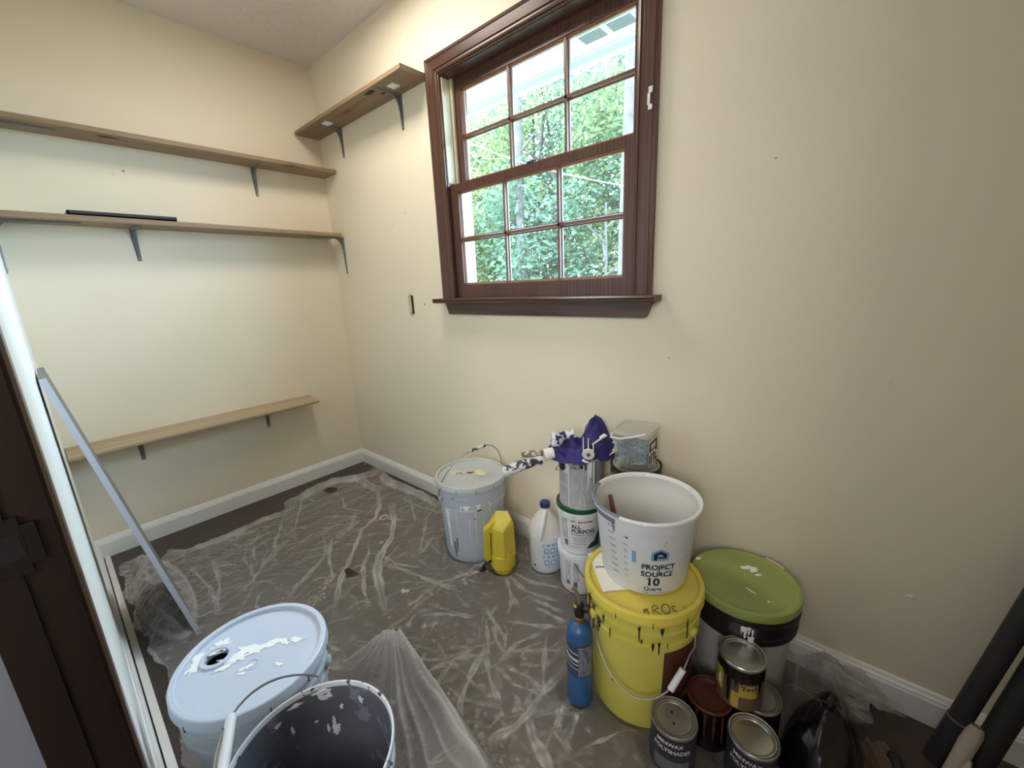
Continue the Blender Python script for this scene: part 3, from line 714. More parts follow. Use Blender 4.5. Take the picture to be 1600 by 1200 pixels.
for i, (u, v, ru, rv, ro) in enumerate(((.012, -.062, .016, .007, .2), (.020, -.050, .012, .006, .9), (-.002, -.055, .010, .006, .3), (.032, -.038, .009, .004, .5), (.018, .042, .012, .0025, -.5), (.060, .065, .003, .003, 0))):
    x, y = on_lid(u, v); smear(t, M['whitepaint'], x, y, .3268, ru, rv, a0+PI/2+ro, 20+i, .45)
pth = []; 
mb = MB(); mb.tube([(.136*math.cos(a0+a), .136*math.sin(a0+a), .3315) for a in np.linspace(2.35, 2.75, 9)], .0028, 6); mb.build('paint_smear', M['creampaint'], t)
x, y = on_lid(-.125, -.03); smear(t, M['whitepaint'], x, y, .331, .008, .005, 1, 33, .5)
for i, (d, zt, ln, wd) in enumerate(((.10, .288, .035, .010), (.16, .290, .025, .008), (.04, .285, .020, .006), (.22, .285, .03, .006), (.20, .262, .03, .016), (.07, .289, .016, .012))): drip(t, M['whitepaint'], a0+d, zt, ln, wd, lambda z: .1398, 60+i)

# big lidded bucket at the front left
g, gr, k = pail5(1.638, -1.166, M['frontbody'], M['frontlid'], 'pale lidded bucket with a round pour hole and white paint spilt over its lid', None, hole=(-.066, -.056, .024))
a0 = camdir(1.638, -1.166)
mb = MB(); mb.lathe([(0, .335), (.04, .335), (.04, .338), (0, .338)], 20, c=(-.066, -.056)); mb.build('hole_shadow', M['void'], g)
lid_slots(g, .1592, .339, .353, 12, M['void'], a0+.05)
for i, (x, y, ru, rv, ro) in enumerate(((-.095, -.075, .034, .012, 1.2), (-.030, -.028, .034, .016, .9), (-.020, .010, .034, .012, .8), (-.008, .040, .024, .009, 1.1), (.010, .062, .022, .006, .4), (-.020, -.052, .020, .006, 1.4), (.030, .085, .018, .007, .6), (-.096, -.040, .018, .022, .4), (-.080, -.095, .022, .014, 2.4), (.020, -.020, .018, .005, 1.3), (.070, .030, .010, .004, .5), (.028, -.034, .010, .003, .9))):
    smear(g, M['whitepaint'], x, y, .3598, ru, rv, ro, 70+i, .5)
mb = MB(); mb.lathe([(.011, .3592), (.013, .3612), (.015, .3592)], 20, c=(.022, -.010)); mb.build('moulded_ring', M['frontlid'], g)
P = bail_ring((0, 0, .292), (math.cos(a0+1.2), math.sin(a0+1.2), 0), (-.8, -.3, -.55), .16, 20)
for s_ in (0,):
    ear(g, a0+1.2, .151, .292, M['frontbody'])

# open dark bucket in front
t = thing('bucket', 'open black bucket with a white crusted rim, nearest the viewer', 'bucket', (1.962, -1.170, .004)); a0 = camdir(1.962, -1.17)
tab = [(0, .118), (.012, .120), (.30, .134), (.301, .139), (.318, .1395), (.319, .135), (.352, .1375)]; gr = interp(tab)
pail_body(t, [(0, 0)]+[(r, z) for z, r in tab]+[(.1435, .356), (.1440, .364)], M['rimwhite'], 'body')
mb = MB(); mb.lathe([(.1440, .364), (.1425, .3665), (.1400, .3665), (.1385, .364), (.1375, .356)], 96); mb.build('rim', M['rimwhite'], t, smooth=50)
mb = MB(); mb.lathe([(.1375, .357), (.1345, .345), (.1305, .30), (.117, .02), (.10, .014), (0, .014)], 96); mb.build('inside', M['openblack'], t, smooth=50)
def inside_smear(ang, z, w_, h_, seed, m):
    P = blob_pts(20, w_, h_, .4, seed); mb = MB(); n = len(P)
    f_ = interp([(.02, .117), (.30, .1305), (.345, .1345), (.357, .1375)])
    q = lambda a, zz, d: ((f_(zz)-d)*math.cos(ang+a/.13), (f_(zz)-d)*math.sin(ang+a/.13), zz)
    mb.add([q(0, z, .0022)]+[q(a, z+b, .0012) for a, b in P], [(0, 1+i, 1+(i+1) % n) for i in range(n)]); return mb.build('paint_smear', m, t)
for i, (d, z, w_, h_) in enumerate(((PI-.42, .255, .010, .012), (PI-.40, .272, .004, .014), (PI-.30, .262, .003, .010), (PI-.15, .29, .004, .003), (PI-.55, .31, .004, .006), (PI-.36, .342, .012, .007), (PI-.30, .353, .02, .004), (PI-.9, .33, .006, .008), (PI+.1, .349, .014, .004), (PI+.4, .335, .010, .005), (PI+.2, .30, .003, .010))): inside_smear(a0+d, z, w_, h_, 90+i, M['rimwhite'])
ex, ey = (-.846, .532); P = bail_ring((0, 0, .345), (ex, ey, 0), (-.53*.74, -.85*.74, .67), .172, 28)
P[0] = Vector((ex*.141, ey*.141, .345)); P[-1] = Vector((-ex*.141, -ey*.141, .345))
mb = MB(); mb.tube(P, .0022, 6); hd = mb.build('handle', M['wire'], t)
mb = MB(); mb.tube([P[12], P[19]], [.0085, .0105], 16); mb.build('grip', M['white'], hd)
ear(t, math.atan2(ey, ex), .137, .345, M['rimwhite']); ear(t, math.atan2(-ey, -ex), .137, .345, M['rimwhite'])

# ten quart pail on the yellow bucket
t = thing('pail', 'white ten quart mixing pail with measuring marks, on the yellow bucket', 'pail', (2.223, -.340, .3795)); a0 = camdir(2.223, -.340)
tab = [(0, .112), (.010, .116), (.190, .1335), (.191, .1375), (.212, .1385)]; gr = interp(tab)
pail_body(t, [(0, 0)]+[(r, z) for z, r in tab]+[(.144, .2135), (.1448, .220)], M['pailwhite'])
mb = MB(); mb.lathe([(.1448, .220), (.1425, .2240), (.1370, .2240), (.1345, .2215), (.1335, .214)], 96); mb.build('rim', mat('pale pail rim', (230, 231, 234), .45, spots=[((110, 112, 120), 55, .66)]), t, smooth=50)
mb = MB(); mb.lathe([(.1335, .214), (.1315, .184), (.1270, .180), (.111, .016), (.10, .012), (0, .012)], 96); mb.build('inside', mat('paint coated inside', (206, 206, 202), .6, var=.05, bumps=(50, .5)), t, smooth=50)
wrap(t, 'paint_smear', M['pailgrey'], a0-1.55, a0-.55, .196, .214, lambda z: .1390, .0008, 24, 3)
mb = MB(); mb.lathe([(.1452, .2185), (.1430, .2247), (.1366, .2247), (.1335, .2195)], 20, a0-1.9, a0-.45); mb.build('paint_smear', M['pailgrey'], t, smooth=50)
drip(t, M['pailgrey'], a0-.62, .197, .03, .012, gr, 3)
letter(t, 'PROJECT', .0215, M['blackink'], a0+.30, .083, gr, .03)
letter(t, 'SOURCE', .0215, M['blackink'], a0+.28, .061, gr, .03)
letter(t, '10', .034, M['blackink'], a0+.20, .033, gr, .035)
letter(t, 'Quarts', .016, M['blackink'], a0+.21, .016, gr, .02)
letter(t, 'Measure and pour mixing pail', .0062, M['greyink'], a0+.30, .007, gr, .01)
def flat_on(parent, name, m, poly, ang, z, rfun, off=.0007):
    bm = bmesh.new(); bm.faces.new([bm.verts.new((x, y, 0)) for x, y in poly])
    bmesh.ops.triangulate(bm, faces=bm.faces); bmesh.ops.subdivide_edges(bm, edges=bm.edges[:], cuts=3, use_grid_fill=True)
    for v in bm.verts:
        zz = z+v.co.y; r = rfun(zz)+off; a = ang+v.co.x/r; v.co = (r*math.cos(a), r*math.sin(a), zz)
    me = bpy.data.meshes.new(name); bm.to_mesh(me); bm.free(); return link(name, me, m, parent, smooth=0)
hexa = [(-.021, -.012), (-.021, .012), (0, .024), (.021, .012), (.021, -.012)]
flat_on(t, 'emblem', M['blueink'], [(x*1.05, y) for x, y in hexa], a0+.31, .123, gr)
lo = [(-.016, -.011), (-.016, .009), (0, .018), (.016, .009), (.016, -.004), (-.008, -.004), (-.008, -.011)]
flat_on(t, 'emblem', M['blackink'], lo, a0+.31, .123, gr, .0012)
flat_on(t, 'emblem', M['blueink'], [(-.008, .001), (-.006, .007), (0, .010), (.006, .007), (.008, .001)], a0+.31, .123, gr, .0017)
for i in range(8):
    z = .045+.0195*i
    flat_on(t, 'measure_mark', M['blackink'], [(-.010, -.0009), (.010, -.0009), (.010, .0009), (-.010, .0009)], a0-.62-.012*i, z, gr)
    if i < 7: letter(t, '%d %s' % (i+1, 'L'), .0078, M['blackink'], a0-.36, z, gr, .01)
for i in range(3): flat_on(t, 'measure_mark', M['blueink'], [(-.0015, -.018), (.0015, -.018), (.0015, .018), (-.0015, .018)], a0-.22+.028*i, .115, gr)
for i, (d, z, s_) in enumerate(((.37, .084, .007), (.36, .060, .009), (.52, .072, .004))):
    flat_on(t, 'paint_smear', M['pailwhite'], blob_pts(14, s_*.8, s_*.55, .6, i+200), a0+d, z, gr, .0019)
ear(t, a0-1.5, .139, .200, M['pailgrey'])
br = thing('paint_brush', 'worn brush with a red brown handle standing inside the white pail', 'brush', (2.223, -.340, .3885))
va = Vector((math.cos(a0-2.1), math.sin(a0-2.1), 0))
vb = Vector((math.cos(a0-1.35), math.sin(a0-1.35), 0))
mb = MB(); mb.tube([va*.118+Vector((0, 0, .170)), va*.105+Vector((0, 0, .12)), va*.09+vb*.01+Vector((0, 0, .05))], [.006, .0085, .007], 10); mb.build('handle', M['wood_red'], br)
mb = MB(); c0 = va*.088+vb*.012; mb.box((-.02, -.007, .02), (.02, .007, .055), Matrix.Translation(c0) @ Matrix.Rotation(a0+.4, 4, 'Z')); mb.build('ferrule', M['pailgrey'], br, smooth=0)
mb = MB(); mb.box((-.02, -.006, .0), (.02, .006, .02), Matrix.Translation(c0) @ Matrix.Rotation(a0+.4, 4, 'Z')); mb.build('bristles', M['greyink'], br, smooth=0)
# booklet under the pail
bk = thing('booklet', 'white paper booklet pinched under the ten quart pail', 'booklet', (2.172, -.401, .3757), rotz=PI/4)
mb = MB()
for k_, dz in ((0, 0), (1, .0012), (2, .0024)):
    mb.add([(-.063+.003*k_, -.075, dz), (.05, -.075, dz), (.05, .085, dz), (-.063+.003*k_, .085, dz), (-.063+.003*k_, -.075, dz+.0008), (.05, -.075, dz+.0008), (.05, .085, dz+.0008), (-.063+.003*k_, .085, dz+.0008)], [(0, 3, 2, 1), (4, 5, 6, 7), (0, 1, 5, 4), (1, 2, 6, 5), (2, 3, 7, 6), (3, 0, 4, 7)])
mb.build('pages', M['paper'], bk, smooth=0)
me = text_mesh('Wha', .014, .02); o = link('lettering', me, M['blackink'], bk, (-.045, .015, .0036), smooth=0)
# ------------------------------------------------------------------ tubs and cans by the wall
def lined(parent, m, ang, z, width, rfun, h=.0012, off=.0008):
    return flat_on(parent, 'print_line', m, [(-width/2, -h/2), (width/2, -h/2), (width/2, h/2), (-width/2, h/2)], ang, z, rfun, off)
TX, TY = 1.868, -.112
def tub(z, label):
    t = thing('tub', label, 'tub', (TX, TY, z)); tab = [(0, .074), (.006, .076), (.155, .083)]
    pail_body(t, [(0, 0)]+[(r, zz) for zz, r in tab]+[(.08, .158), (0, .158)], M['white']); return t, interp(tab)
def tub_lid(t, m, rim=None):
    mb = MB(); mb.lathe([(.082, .150), (.0875, .150), (.088, .154), (.088, .172), (.0865, .176), (.080, .176), (.078, .172), (0, .172)], 72); mb.build('lid', m, t, smooth=40)
    mb = MB()
    for k in range(10): mb.box((.0865, -.0008, .158), (.0886, .0008, .170), Matrix.Rotation(k*.63, 4, 'Z'))
    mb.build('lid_slots', M['smallprint'], t, smooth=0)['kind'] = 'stuff'
a0 = camdir(TX, TY)
t, gr = tub(.004, 'white tub with a wire bail, lowest of the stack by the jug'); tub_lid(t, M['white'])
for d, z0, z1, w_ in ((-.62, .06, .14, .34), (-.20, .06, .14, .30)): wrap(t, 'print_block', M['smallprint'], a0+d-w_/2, a0+d+w_/2, z0, z1, gr, .0006, 8)
for d, z0, z1, w_ in ((-.62, .035, .056, .22), (-.22, .030, .056, .20)): wrap(t, 'print_block', M['greyink'], a0+d-w_/2, a0+d+w_/2, z0, z1, gr, .0008, 8)
P = [Vector(((gr(.14-.1*math.sin(PI*i/22))+.006)*math.cos(a0-.25+1.6*i/22), (gr(.14-.1*math.sin(PI*i/22))+.006)*math.sin(a0-.25+1.6*i/22), .146-.085*math.sin(PI*i/22))) for i in range(23)]
mb = MB(); mb.tube(P, .0016, 6); mb.build('handle', M['wire'], t)
Z2 = .004+.1765
t, gr = tub(Z2, 'white joint compound tub with a dark green lid, middle of the stack'); tub_lid(t, M['white'])
mb = MB(); mb.lathe([(.086, .174), (.0885, .174), (.0895, .180), (.089, .190), (.086, .193), (.080, .192), (.079, .188), (0, .188)], 72); mb.build('lid_ring', M['darkgreen'], t, smooth=40)
letter(t, 'ALL', .0225, M['greenink'], a0-.40, .112, gr, .03, 'LEFT'); letter(t, 'PURPOSE', .0225, M['greenink'], a0-.40, .092, gr, .03, 'LEFT')
letter(t, 'USG', .010, M['blackink'], a0-.42, .138, gr, .03, 'LEFT'); lined(t, M['redink'], a0+.25, .140, .055, gr, .0055)
letter(t, 'SHEETROCK', .0048, M['whiteink'], a0+.22, .1385, gr, .02, 'CENTER')
letter(t, 'Joint Compound', .0072, M['blackink'], a0-.40, .083, gr, .02, 'LEFT'); letter(t, 'Ready Mixed', .0066, M['blackink'], a0+.30, .082, gr, .02, 'LEFT')
for i in range(4): lined(t, M['greyink'], a0+.02-.02*i, .074-.006*i, .062-.006*i, gr, .0016)
lined(t, M['blackink'], a0-.02, .046, .052, gr, .0016); letter(t, '3.5 QT (3.3 L)', .007, M['greyink'], a0-.20, .030, gr, .02)
wrap(t, 'print_block', M['smallprint'], a0-.95, a0-.60, .06, .145, gr, .0006, 8); wrap(t, 'print_block', M['greyink'], a0-.80, a0-.60, .030, .056, gr, .0008, 6)
flat_on(t, 'print_block', M['greenink'], [(-.03, -.02), (.03, -.02), (.03, .045), (.012, .03), (.004, .008), (-.012, .002)], a0+.70, .046, gr)
# gallon can
Z3 = Z2+.1935
def gallon(x, y, z, label, body, group=None):
    t = thing('paint_can', label, 'paint can', (x, y, z), group); R = .083
    mb = MB(); mb.lathe([(0, .003), (.079, .003), (.080, 0), (.0835, 0), (.0835, .004), (R-.0006, .006), (R-.0006, .183), (.0835, .185), (.0835, .190), (.081, .192), (.078, .190), (.078, .183)], 72); mb.build('body', body, t, smooth=40)
    mb = MB(); mb.lathe([(.078, .186), (.075, .189), (.071, .189), (.069, .182), (.066, .181), (0, .182)], 72); mb.build('lid', M['chrome'], t, smooth=40)
    return t, (lambda q: R)
t, gr = gallon(TX+.008, TY, Z3, 'gallon can with a grey printed label, top of the stack under the navy cloth', M['canlabel']); a0 = camdir(TX, TY)
wrap(t, 'label_panel', mat('pale label panel', (204, 206, 210), .4), a0-1.25, a0-.55, .135, .184, gr, .0006, 12); wrap(t, 'label_stripe', mat('pale label stripe', (210, 212, 216), .4), a0-.62, a0-.54, .006, .184, gr, .0007, 3); lined(t, M['white'], a0-1.0, .088, .06, gr, .002)
mb = MB(); c = Vector((.0836*math.cos(a0-.98), .0836*math.sin(a0-.98), .158)); n = Vector((math.cos(a0-.98), math.sin(a0-.98), 0)); mb.tube([c-n*.002, c+n*.003, c+n*.005], [.019, .019, .014], 24); mb.build('bail_ear', M['black'], t)
mb = MB(); q = Vector((-n.y, n.x, 0)); mb.tube([c+n*.004, c+n*.014-q*.004, c+n*.016-q*.016+Vector((0, 0, -.012)), c+n*.010-q*.028+Vector((0, 0, -.026)), c-q*.030+Vector((0, 0, -.03)), c-n*.012-q*.022+Vector((0, 0, -.026))], .0016, 6); mb.build('handle', M['wire'], t)
letter(t, 'INT. EXT. FLAT', .010, M['blackink'], a0-.26, .172, gr, .03); letter(t, 'BASE A', .010, M['blackink'], a0-.30, .160, gr, .03); letter(t, '5', .022, M['blackink'], a0+.17, .158, gr, .06); flat_on(t, 'print_block', M['blackink'], [(-.008, -.006), (.008, -.006), (.008, .008), (-.008, .008)], a0+.02, .168, gr)
for i, (d, ln, w_) in enumerate(((.28, .11, .004), (.40, .06, .012), (.10, .03, .006), (.55, .09, .006), (.34, .08, .003))): drip(t, M['whitepaint'], a0+d, .186, ln, w_, gr, 120+i)
wrap(t, 'label_edge', M['greyink'], a0+.62, a0+.68, .006, .184, gr, .0007, 3)
# stain gallons by the wall
MX, MY = 2.090, -.113
for i in range(3):
    lab = ['black gallon can with a white logo, topmost of its stack, under the tub of screws', 'black gallon can in the middle of the stack behind the white pail', 'black gallon can at the bottom of the stack behind the yellow bucket'][i]
    t, gr = gallon(MX, MY, .004+.1925*(2-i), lab, M['black']); a0 = camdir(MX, MY)
    letter(t, 'MINWAX', .0245, M['whiteink'], a0-.16, .117, gr, .035, stretch=.92); letter(t, 'PERFORMANCE SERIES', .0062, M['whiteink'], a0-.12, .146, gr, .02)
    mb = MB(); q = [(-.060, .114), (-.052, .100), (.052, .100), (.060, .126), (.052, .140), (-.052, .140)]
    for j in range(6):
        (x0, z0), (x1, z1) = q[j], q[(j+1) % 6]; mb.tube([(.0838*math.cos(a0-.16+(x0+(x1-x0)*s/8)/.083), .0838*math.sin(a0-.16+(x0+(x1-x0)*s/8)/.083), z0+(z1-z0)*s/8) for s in range(9)], .0006, 4)
    mb.build('logo_frame', M['whiteink'], t)
    for d in (-1.15, 1.15): ear(t, a0+d, .083, .150, M['chrome'])
    mb = MB(); mb.tube([(.088*math.cos(a0-1.15+s*2.3/16), .088*math.sin(a0-1.15+s*2.3/16), .150-.10*math.sin(PI*s/16)) for s in range(17)], .0014, 6); mb.build('handle', M['wire'], t)
# tub of screws on top
SX, SY, SZ = 2.088, -.118, .004+.1925*3+.0005
st = thing('screw_tub', 'clear square tub half full of grey screws, on the black can', 'tub', (SX, SY, SZ), rotz=math.radians(5))
def rrect(hx, hy, r, n=5):
    o = []
    for cx, cy, a in ((hx-r, hy-r, 0), (-hx+r, hy-r, PI/2), (-hx+r, -hy+r, PI), (hx-r, -hy+r, 1.5*PI)):
        for i in range(n+1): o.append((cx+r*math.cos(a+PI/2*i/n), cy+r*math.sin(a+PI/2*i/n)))
    return o
def rr_loft(secs, caps=(True, True)):
    n = len(rrect(1, 1, .2)); v = []; f = []
    for hx, hy, r, z in secs: v += [(x, y, z) for x, y in rrect(hx, hy, r)]
    for j in range(len(secs)-1):
        for i in range(n): f.append((j*n+i, j*n+(i+1) % n, (j+1)*n+(i+1) % n, (j+1)*n+i))
    if caps[0]: f.append(tuple(range(n))[::-1])
    if caps[1]: f.append(tuple((len(secs)-1)*n+i for i in range(n)))
    return v, f
mb = MB(); mb.add(*rr_loft([(.054, .050, .012, .001), (.058, .054, .014, .110), (.0585, .0545, .014, .116)], (True, False))); mb.build('body', M['cleartub'], st)
mb = MB(); mb.add(*rr_loft([(.0595, .0555, .014, .108), (.062, .058, .015, .110), (.062, .058, .015, .122), (.060, .056, .014, .125), (.054, .050, .012, .124), (.052, .048, .012, .121)], (False, True))); mb.build('lid', film('milky lid', (232, 230, 224), .55, .4, .2, attr=False), st)
mb = MB(); mb.tube([(-.062, -.01, .116), (-.066, -.03, .11), (-.062, -.058, .098), (-.03, -.064, .10), (.01, -.062, .112), (.05, -.055, .125)], .0035, 8); mb.build('handle', mat('milky strap', (222, 220, 214), .4), st)
mb = MB(); lab = [(-.045, .012), (.045, .012), (.045, .098), (-.045, .098)]
mb.add([(.0597, y, z) for y, z in lab], [(0, 1, 2, 3)]); lb = mb.build('label', M['paper'], st, smooth=0)
mb = MB()
for y0, y1, z0, z1 in ((-.040, .034, .084, .092), (-.040, -.026, .060, .092), (-.026, .034, .060, .066), (.02, .034, .05, .084), (-.040, -.030, .016, .05), (-.022, -.012, .016, .05), (-.022, .010, .044, .05), (.0, .010, .016, .05), (.018, .036, .016, .024), (.018, .026, .016, .045)): mb.box((.0597, y0, z0), (.0603, y1, z1))
mb.build('lettering', M['blackink'], lb, smooth=0)
mb = MB()
for i in range(760):
    d = Vector((rnd.gauss(0, 1), rnd.gauss(0, 1), rnd.gauss(0, .5))).normalized(); hz = .082-.02*rnd.random()
    p = Vector((rnd.uniform(-.044, .044), rnd.uniform(-.040, .040), 0)); zt = .084-.35*abs(p.x+.02)-.012*rnd.random(); p.z = rnd.uniform(.012, max(.02, zt)) if rnd.random() < .55 else zt
    q = d*.014
    a_, b_ = p-q, p+q
    lim = lambda s: Vector((max(-.051, min(.051, s.x)), max(-.047, min(.047, s.y)), max(.005, min(.1, s.z))))
    mb.tube([lim(a_), lim(b_)], [.0021, .0010], 4)
sc = mb.build('screws', M['screws'], st, smooth=0, weld=False); sc['kind'] = 'stuff'

# navy cloth, roller frame and roller handle on the gallon can ------------
right = Vector((.755, .655, 0)).normalized(); toward = Vector((.655, -.755, 0)).normalized()
CB = Vector((TX+.008, TY, Z3+.1925))
def fr(u, v, w_): return right*u+toward*v+Vector((0, 0, w_))
def cloth():
    n = 56; v = []; f = []; r = random.Random(11)
    ph = [r.uniform(0, 6) for _ in range(12)]
    keys = [(-.115, .020, .030), (-.07, .030, .06), (-.03, .045, .075), (.0, .045, .08), (.035, .09, .06), (.055, .095, .05), (.085, .055, .055), (.115, .035, .03)]
    for i in range(n+1):
        s = i/n; u = -.118+.245*s
        hgt = float(np.interp(u, [k[0] for k in keys], [k[1] for k in keys])); wd = float(np.interp(u, [k[0] for k in keys], [k[2] for k in keys]))
        for j in range(n+1):
            t_ = j/n*2-1
            prof_ = max(0, 1-abs(t_)**2.2)
            wob = .006*math.sin(9*t_+u*70+ph[0])+.005*math.sin(17*t_-u*45+ph[1])+.004*math.sin(u*160+5*t_+ph[2])
            vv = t_*wd*1.15+.004*math.sin(u*90+ph[3])+(.006 if True else 0)
            z = hgt*prof_+wob*(.4+prof_)*.9
            edge = abs(t_) > .82
            z = max(z, .0015) if math.hypot(u, vv) < .082 else max(z, -.012+.010*math.sin(u*60+t_*3))+(-.008 if edge else 0)
            if math.hypot(u, vv) < .086: z = max(z, .0015)
            v.append(fr(u, vv, z))
    for i in range(n):
        for j in range(n): f.append((i*(n+1)+j, (i+1)*(n+1)+j, (i+1)*(n+1)+j+1, i*(n+1)+j+1))
    t = thing('cloth', 'crumpled navy drop cloth with white edging heaped on the gallon can', 'cloth', CB)
    o = pydata('fabric', v, f, M['navy'], t, smooth=60)
    md = o.modifiers.new('thick', 'SOLIDIFY'); md.thickness = .0012
    return t
cl = cloth()
# free standing corner, paint-whitened rolls and the pale tail
def sheet_patch(name, m, parent, fn, nu=16, nv=10):
    v = [fn(i/nu, j/nv) for i in range(nu+1) for j in range(nv+1)]
    f = [(i*(nv+1)+j, (i+1)*(nv+1)+j, (i+1)*(nv+1)+j+1, i*(nv+1)+j+1) for i in range(nu) for j in range(nv)]
    o = pydata(name, v, f, m, parent, smooth=60); md = o.modifiers.new('thick', 'SOLIDIFY'); md.thickness = .0012; return o
M['navyplain'] = mat('plain navy cloth', (50, 46, 114), .75, var=.15, bumps=(60, .3))
def corner(s, t_):
    # a flap standing up: broad base, rounded shoulder, one pointed top
    w_ = math.sqrt(max(0, 1-t_**1.7)); u = .058+(.104*s-.048)*w_-.004*t_; z = .030+.104*t_-.030*s*(1-t_)
    return fr(u, .015-.035*t_+.016*math.sin(3.4*s+1.5*t_)*(1-.5*t_), z)
sheet_patch('corner', M['navyplain'], cl, corner)
def whitefold(s, t_):
    a = t_*4.6-.6; u = -.112+.080*s; rr = .022+.007*math.sin(7*s)
    return fr(u, .012+rr*math.cos(a)+.008*math.sin(6*s), .052+.020*s+rr*1.1*math.sin(a)+.004*math.sin(11*s+2*t_))
sheet_patch('striped_roll', mat('white and navy stripe', (226, 226, 230), .75, spots=[((50, 46, 112), 30, .52)]), cl, whitefold, 22, 14)
def whitetail(s, t_):
    return fr(.070+.055*s, .035+.02*t_-.01*s+.004*math.sin(6*s), .002+.052*s*(1-.9*t_)+.004*math.sin(5*t_+3*s))
sheet_patch('white_tail', M['paper'], cl, whitetail)
mb = MB(); mb.tube([fr(.030, .055, .048), fr(.055, .045, .060), fr(.075, .035, .068)], [.0028, .0034, .004], 8); mb.tube([fr(.060, .040, .066), fr(.078, .035, .074), fr(.086, .03, .070)], [.006, .007, .004], 8); mb.build('paint_crust', M['whitepaint'], cl)
rf = thing('paint_roller', 'white roller cage frame with a round end cap, lying on the navy cloth', 'paint roller', CB)
A = fr(.008, .104, .034); B = fr(.044, -.092, .062); ax = (A-B).normalized()
sd = ax.cross(Vector((0, 0, 1))).normalized(); up_ = sd.cross(ax).normalized()
def cap(name, c, r, d):
    mb = MB(); mb.tube([c-ax*.004*d, c+ax*.002*d, c+ax*.005*d, c+ax*.0045*d], [r*.95, r, r*.88, r*.5], 28); return mb.build(name, M['rollerpart'], rf)
M['rollerpart'] = mat('chalky white plastic', (222, 220, 214), .5, var=.05)
c1 = cap('end_cap', A, .0215, 1); cap('end_cap', B, .0190, -1)
mb = MB(); mb.tube([A+ax*.0045, A+ax*.0058], [.008, .006], 16); mb.build('hub', M['steel'], c1)
for k in range(6):
    an = 2*PI*k/6+.5; o = (sd*math.cos(an)+up_*math.sin(an))
    mb = MB(); mb.tube([A+o*.019, (A+B)/2+o*.0215, B+o*.017], .0022, 6); mb.build('cage_wire', M['rollerpart'], rf)
mb = MB(); mb.tube([A-ax*.006, B+ax*.006], .009, 12); mb.build('core', mat('paint clogged core', (120, 116, 112), .6, spots=[((40, 42, 56), 60, .5)]), rf)
mb = MB(); mb.tube([A-up_*.030+ax*.004, A-up_*.026+sd*.012+ax*.006, A-up_*.0225+sd*.020], .004, 8); mb.build('paint_crust', M['whitepaint'], rf)
rh = thing('roller_pole', 'paint crusted white roller handle sticking out left of the navy cloth', 'roller handle', CB)
pts = [fr(-.288, .065, -.040), fr(-.255, .060, -.030), fr(-.215, .055, -.017), fr(-.175, .05, -.008), fr(-.150, .045, -.006)]
mb = MB(); mb.tube(pts, [.0195, .0205, .0195, .0165, .0155], 20); mb.build('grip', M['rollerwhite'], rh)
mb = MB(); mb.tube([fr(-.222, .04, .013), fr(-.19, .038, .016), fr(-.135, .03, .015)], [.010, .0115, .0115], 14); mb.build('shank', M['rollerbrown'], rh)
mb = MB(); mb.tube([fr(-.140, .035, .008), fr(-.105, .03, .014)], [.022, .020], 18); mb.build('collar', M['whitepaint'], rh)
mb = MB(); mb.tube([fr(-.12, .03, .012), fr(-.05, .01, .022), fr(.0, .0, .02)], [.008, .007, .006], 10); mb.build('rod', M['steel'], rh)

# bleach jug -----------------------------------------------------------
jg = thing('jug', 'white gallon jug with a blue cap and blue label, on the floor by the tubs', 'jug', (1.695, -.105, .004)); a0 = camdir(1.695, -.105)
tab = [(0, .066), (.006, .070), (.150, .0715), (.160, .0725), (.176, .070), (.215, .052), (.245, .032), (.262, .021), (.280, .019)]; gr = interp(tab)
pail_body(jg, [(0, 0)]+[(r, z) for z, r in tab[:4]]+[(.0725, .163), (.071, .175)], M['jug'], 'body', 56)
pail_body(jg, [(.071, .175), (.067, .190), (.060, .205), (.050, .222), (.038, .240), (.027, .254), (.0205, .263), (.0190, .268), (.0190, .284), (0, .284)], M['jugdirty'], 'shoulder', 56)
mb = MB(); mb.lathe([(.018, .272), (.0205, .272), (.0205, .291), (.019, .294), (0, .294)], 40); cp = mb.build('cap', M['bluecap'], jg)
mb = MB()
for k in range(40): mb.box((.0203, -.0006, .274), (.0211, .0006, .290), Matrix.Rotation(2*PI*k/40, 4, 'Z'))
mb.build('cap_ribs', M['bluecap'], cp, smooth=0)['kind'] = 'stuff'
h = lambda d, r, z: Vector((r*math.cos(a0+d), r*math.sin(a0+d), z))
mb = MB(); mb.tube([h(-.05, .020, .262), h(-.12, .040, .253), h(-.22, .062, .222), h(-.28, .075, .190), h(-.30, .073, .168), h(-.30, .064, .160)], [.010, .0105, .011, .011, .0115, .010], 12); mb.build('handle', M['jug'], jg)
lr = lambda z: .0715
wrap(jg, 'label_panel', mat('pale blue label', (204, 216, 230), .4), a0-.25, a0+1.1, .022, .140, lambda z: gr(z), .0006, 20)
for z in (.134, .080): lined(jg, M['blueink'], a0+.42, z, .086, gr, .011, .0012)
for i in range(3):
    for z in (.108, .054): flat_on(jg, 'print_block', M['blueink'], [(-.010, -.011), (.010, -.011), (.010, .011), (-.010, .011)], a0+.02+.37*i, z, gr, .0011)
    for z in (.108, .054): smear_ = flat_on(jg, 'print_block', M['paper'], blob_pts(10, .006, .007, .3, i+int(z*1000)), a0+.02+.37*i, z, gr, .0016)
for z in (.094, .038, .030): lined(jg, M['greyink'], a0+.42, z, .075, gr, .0016, .0012)
flat_on(jg, 'print_block', M['blackink'], blob_pts(10, .004, .006, .2, 2), a0-.75, .03, gr)

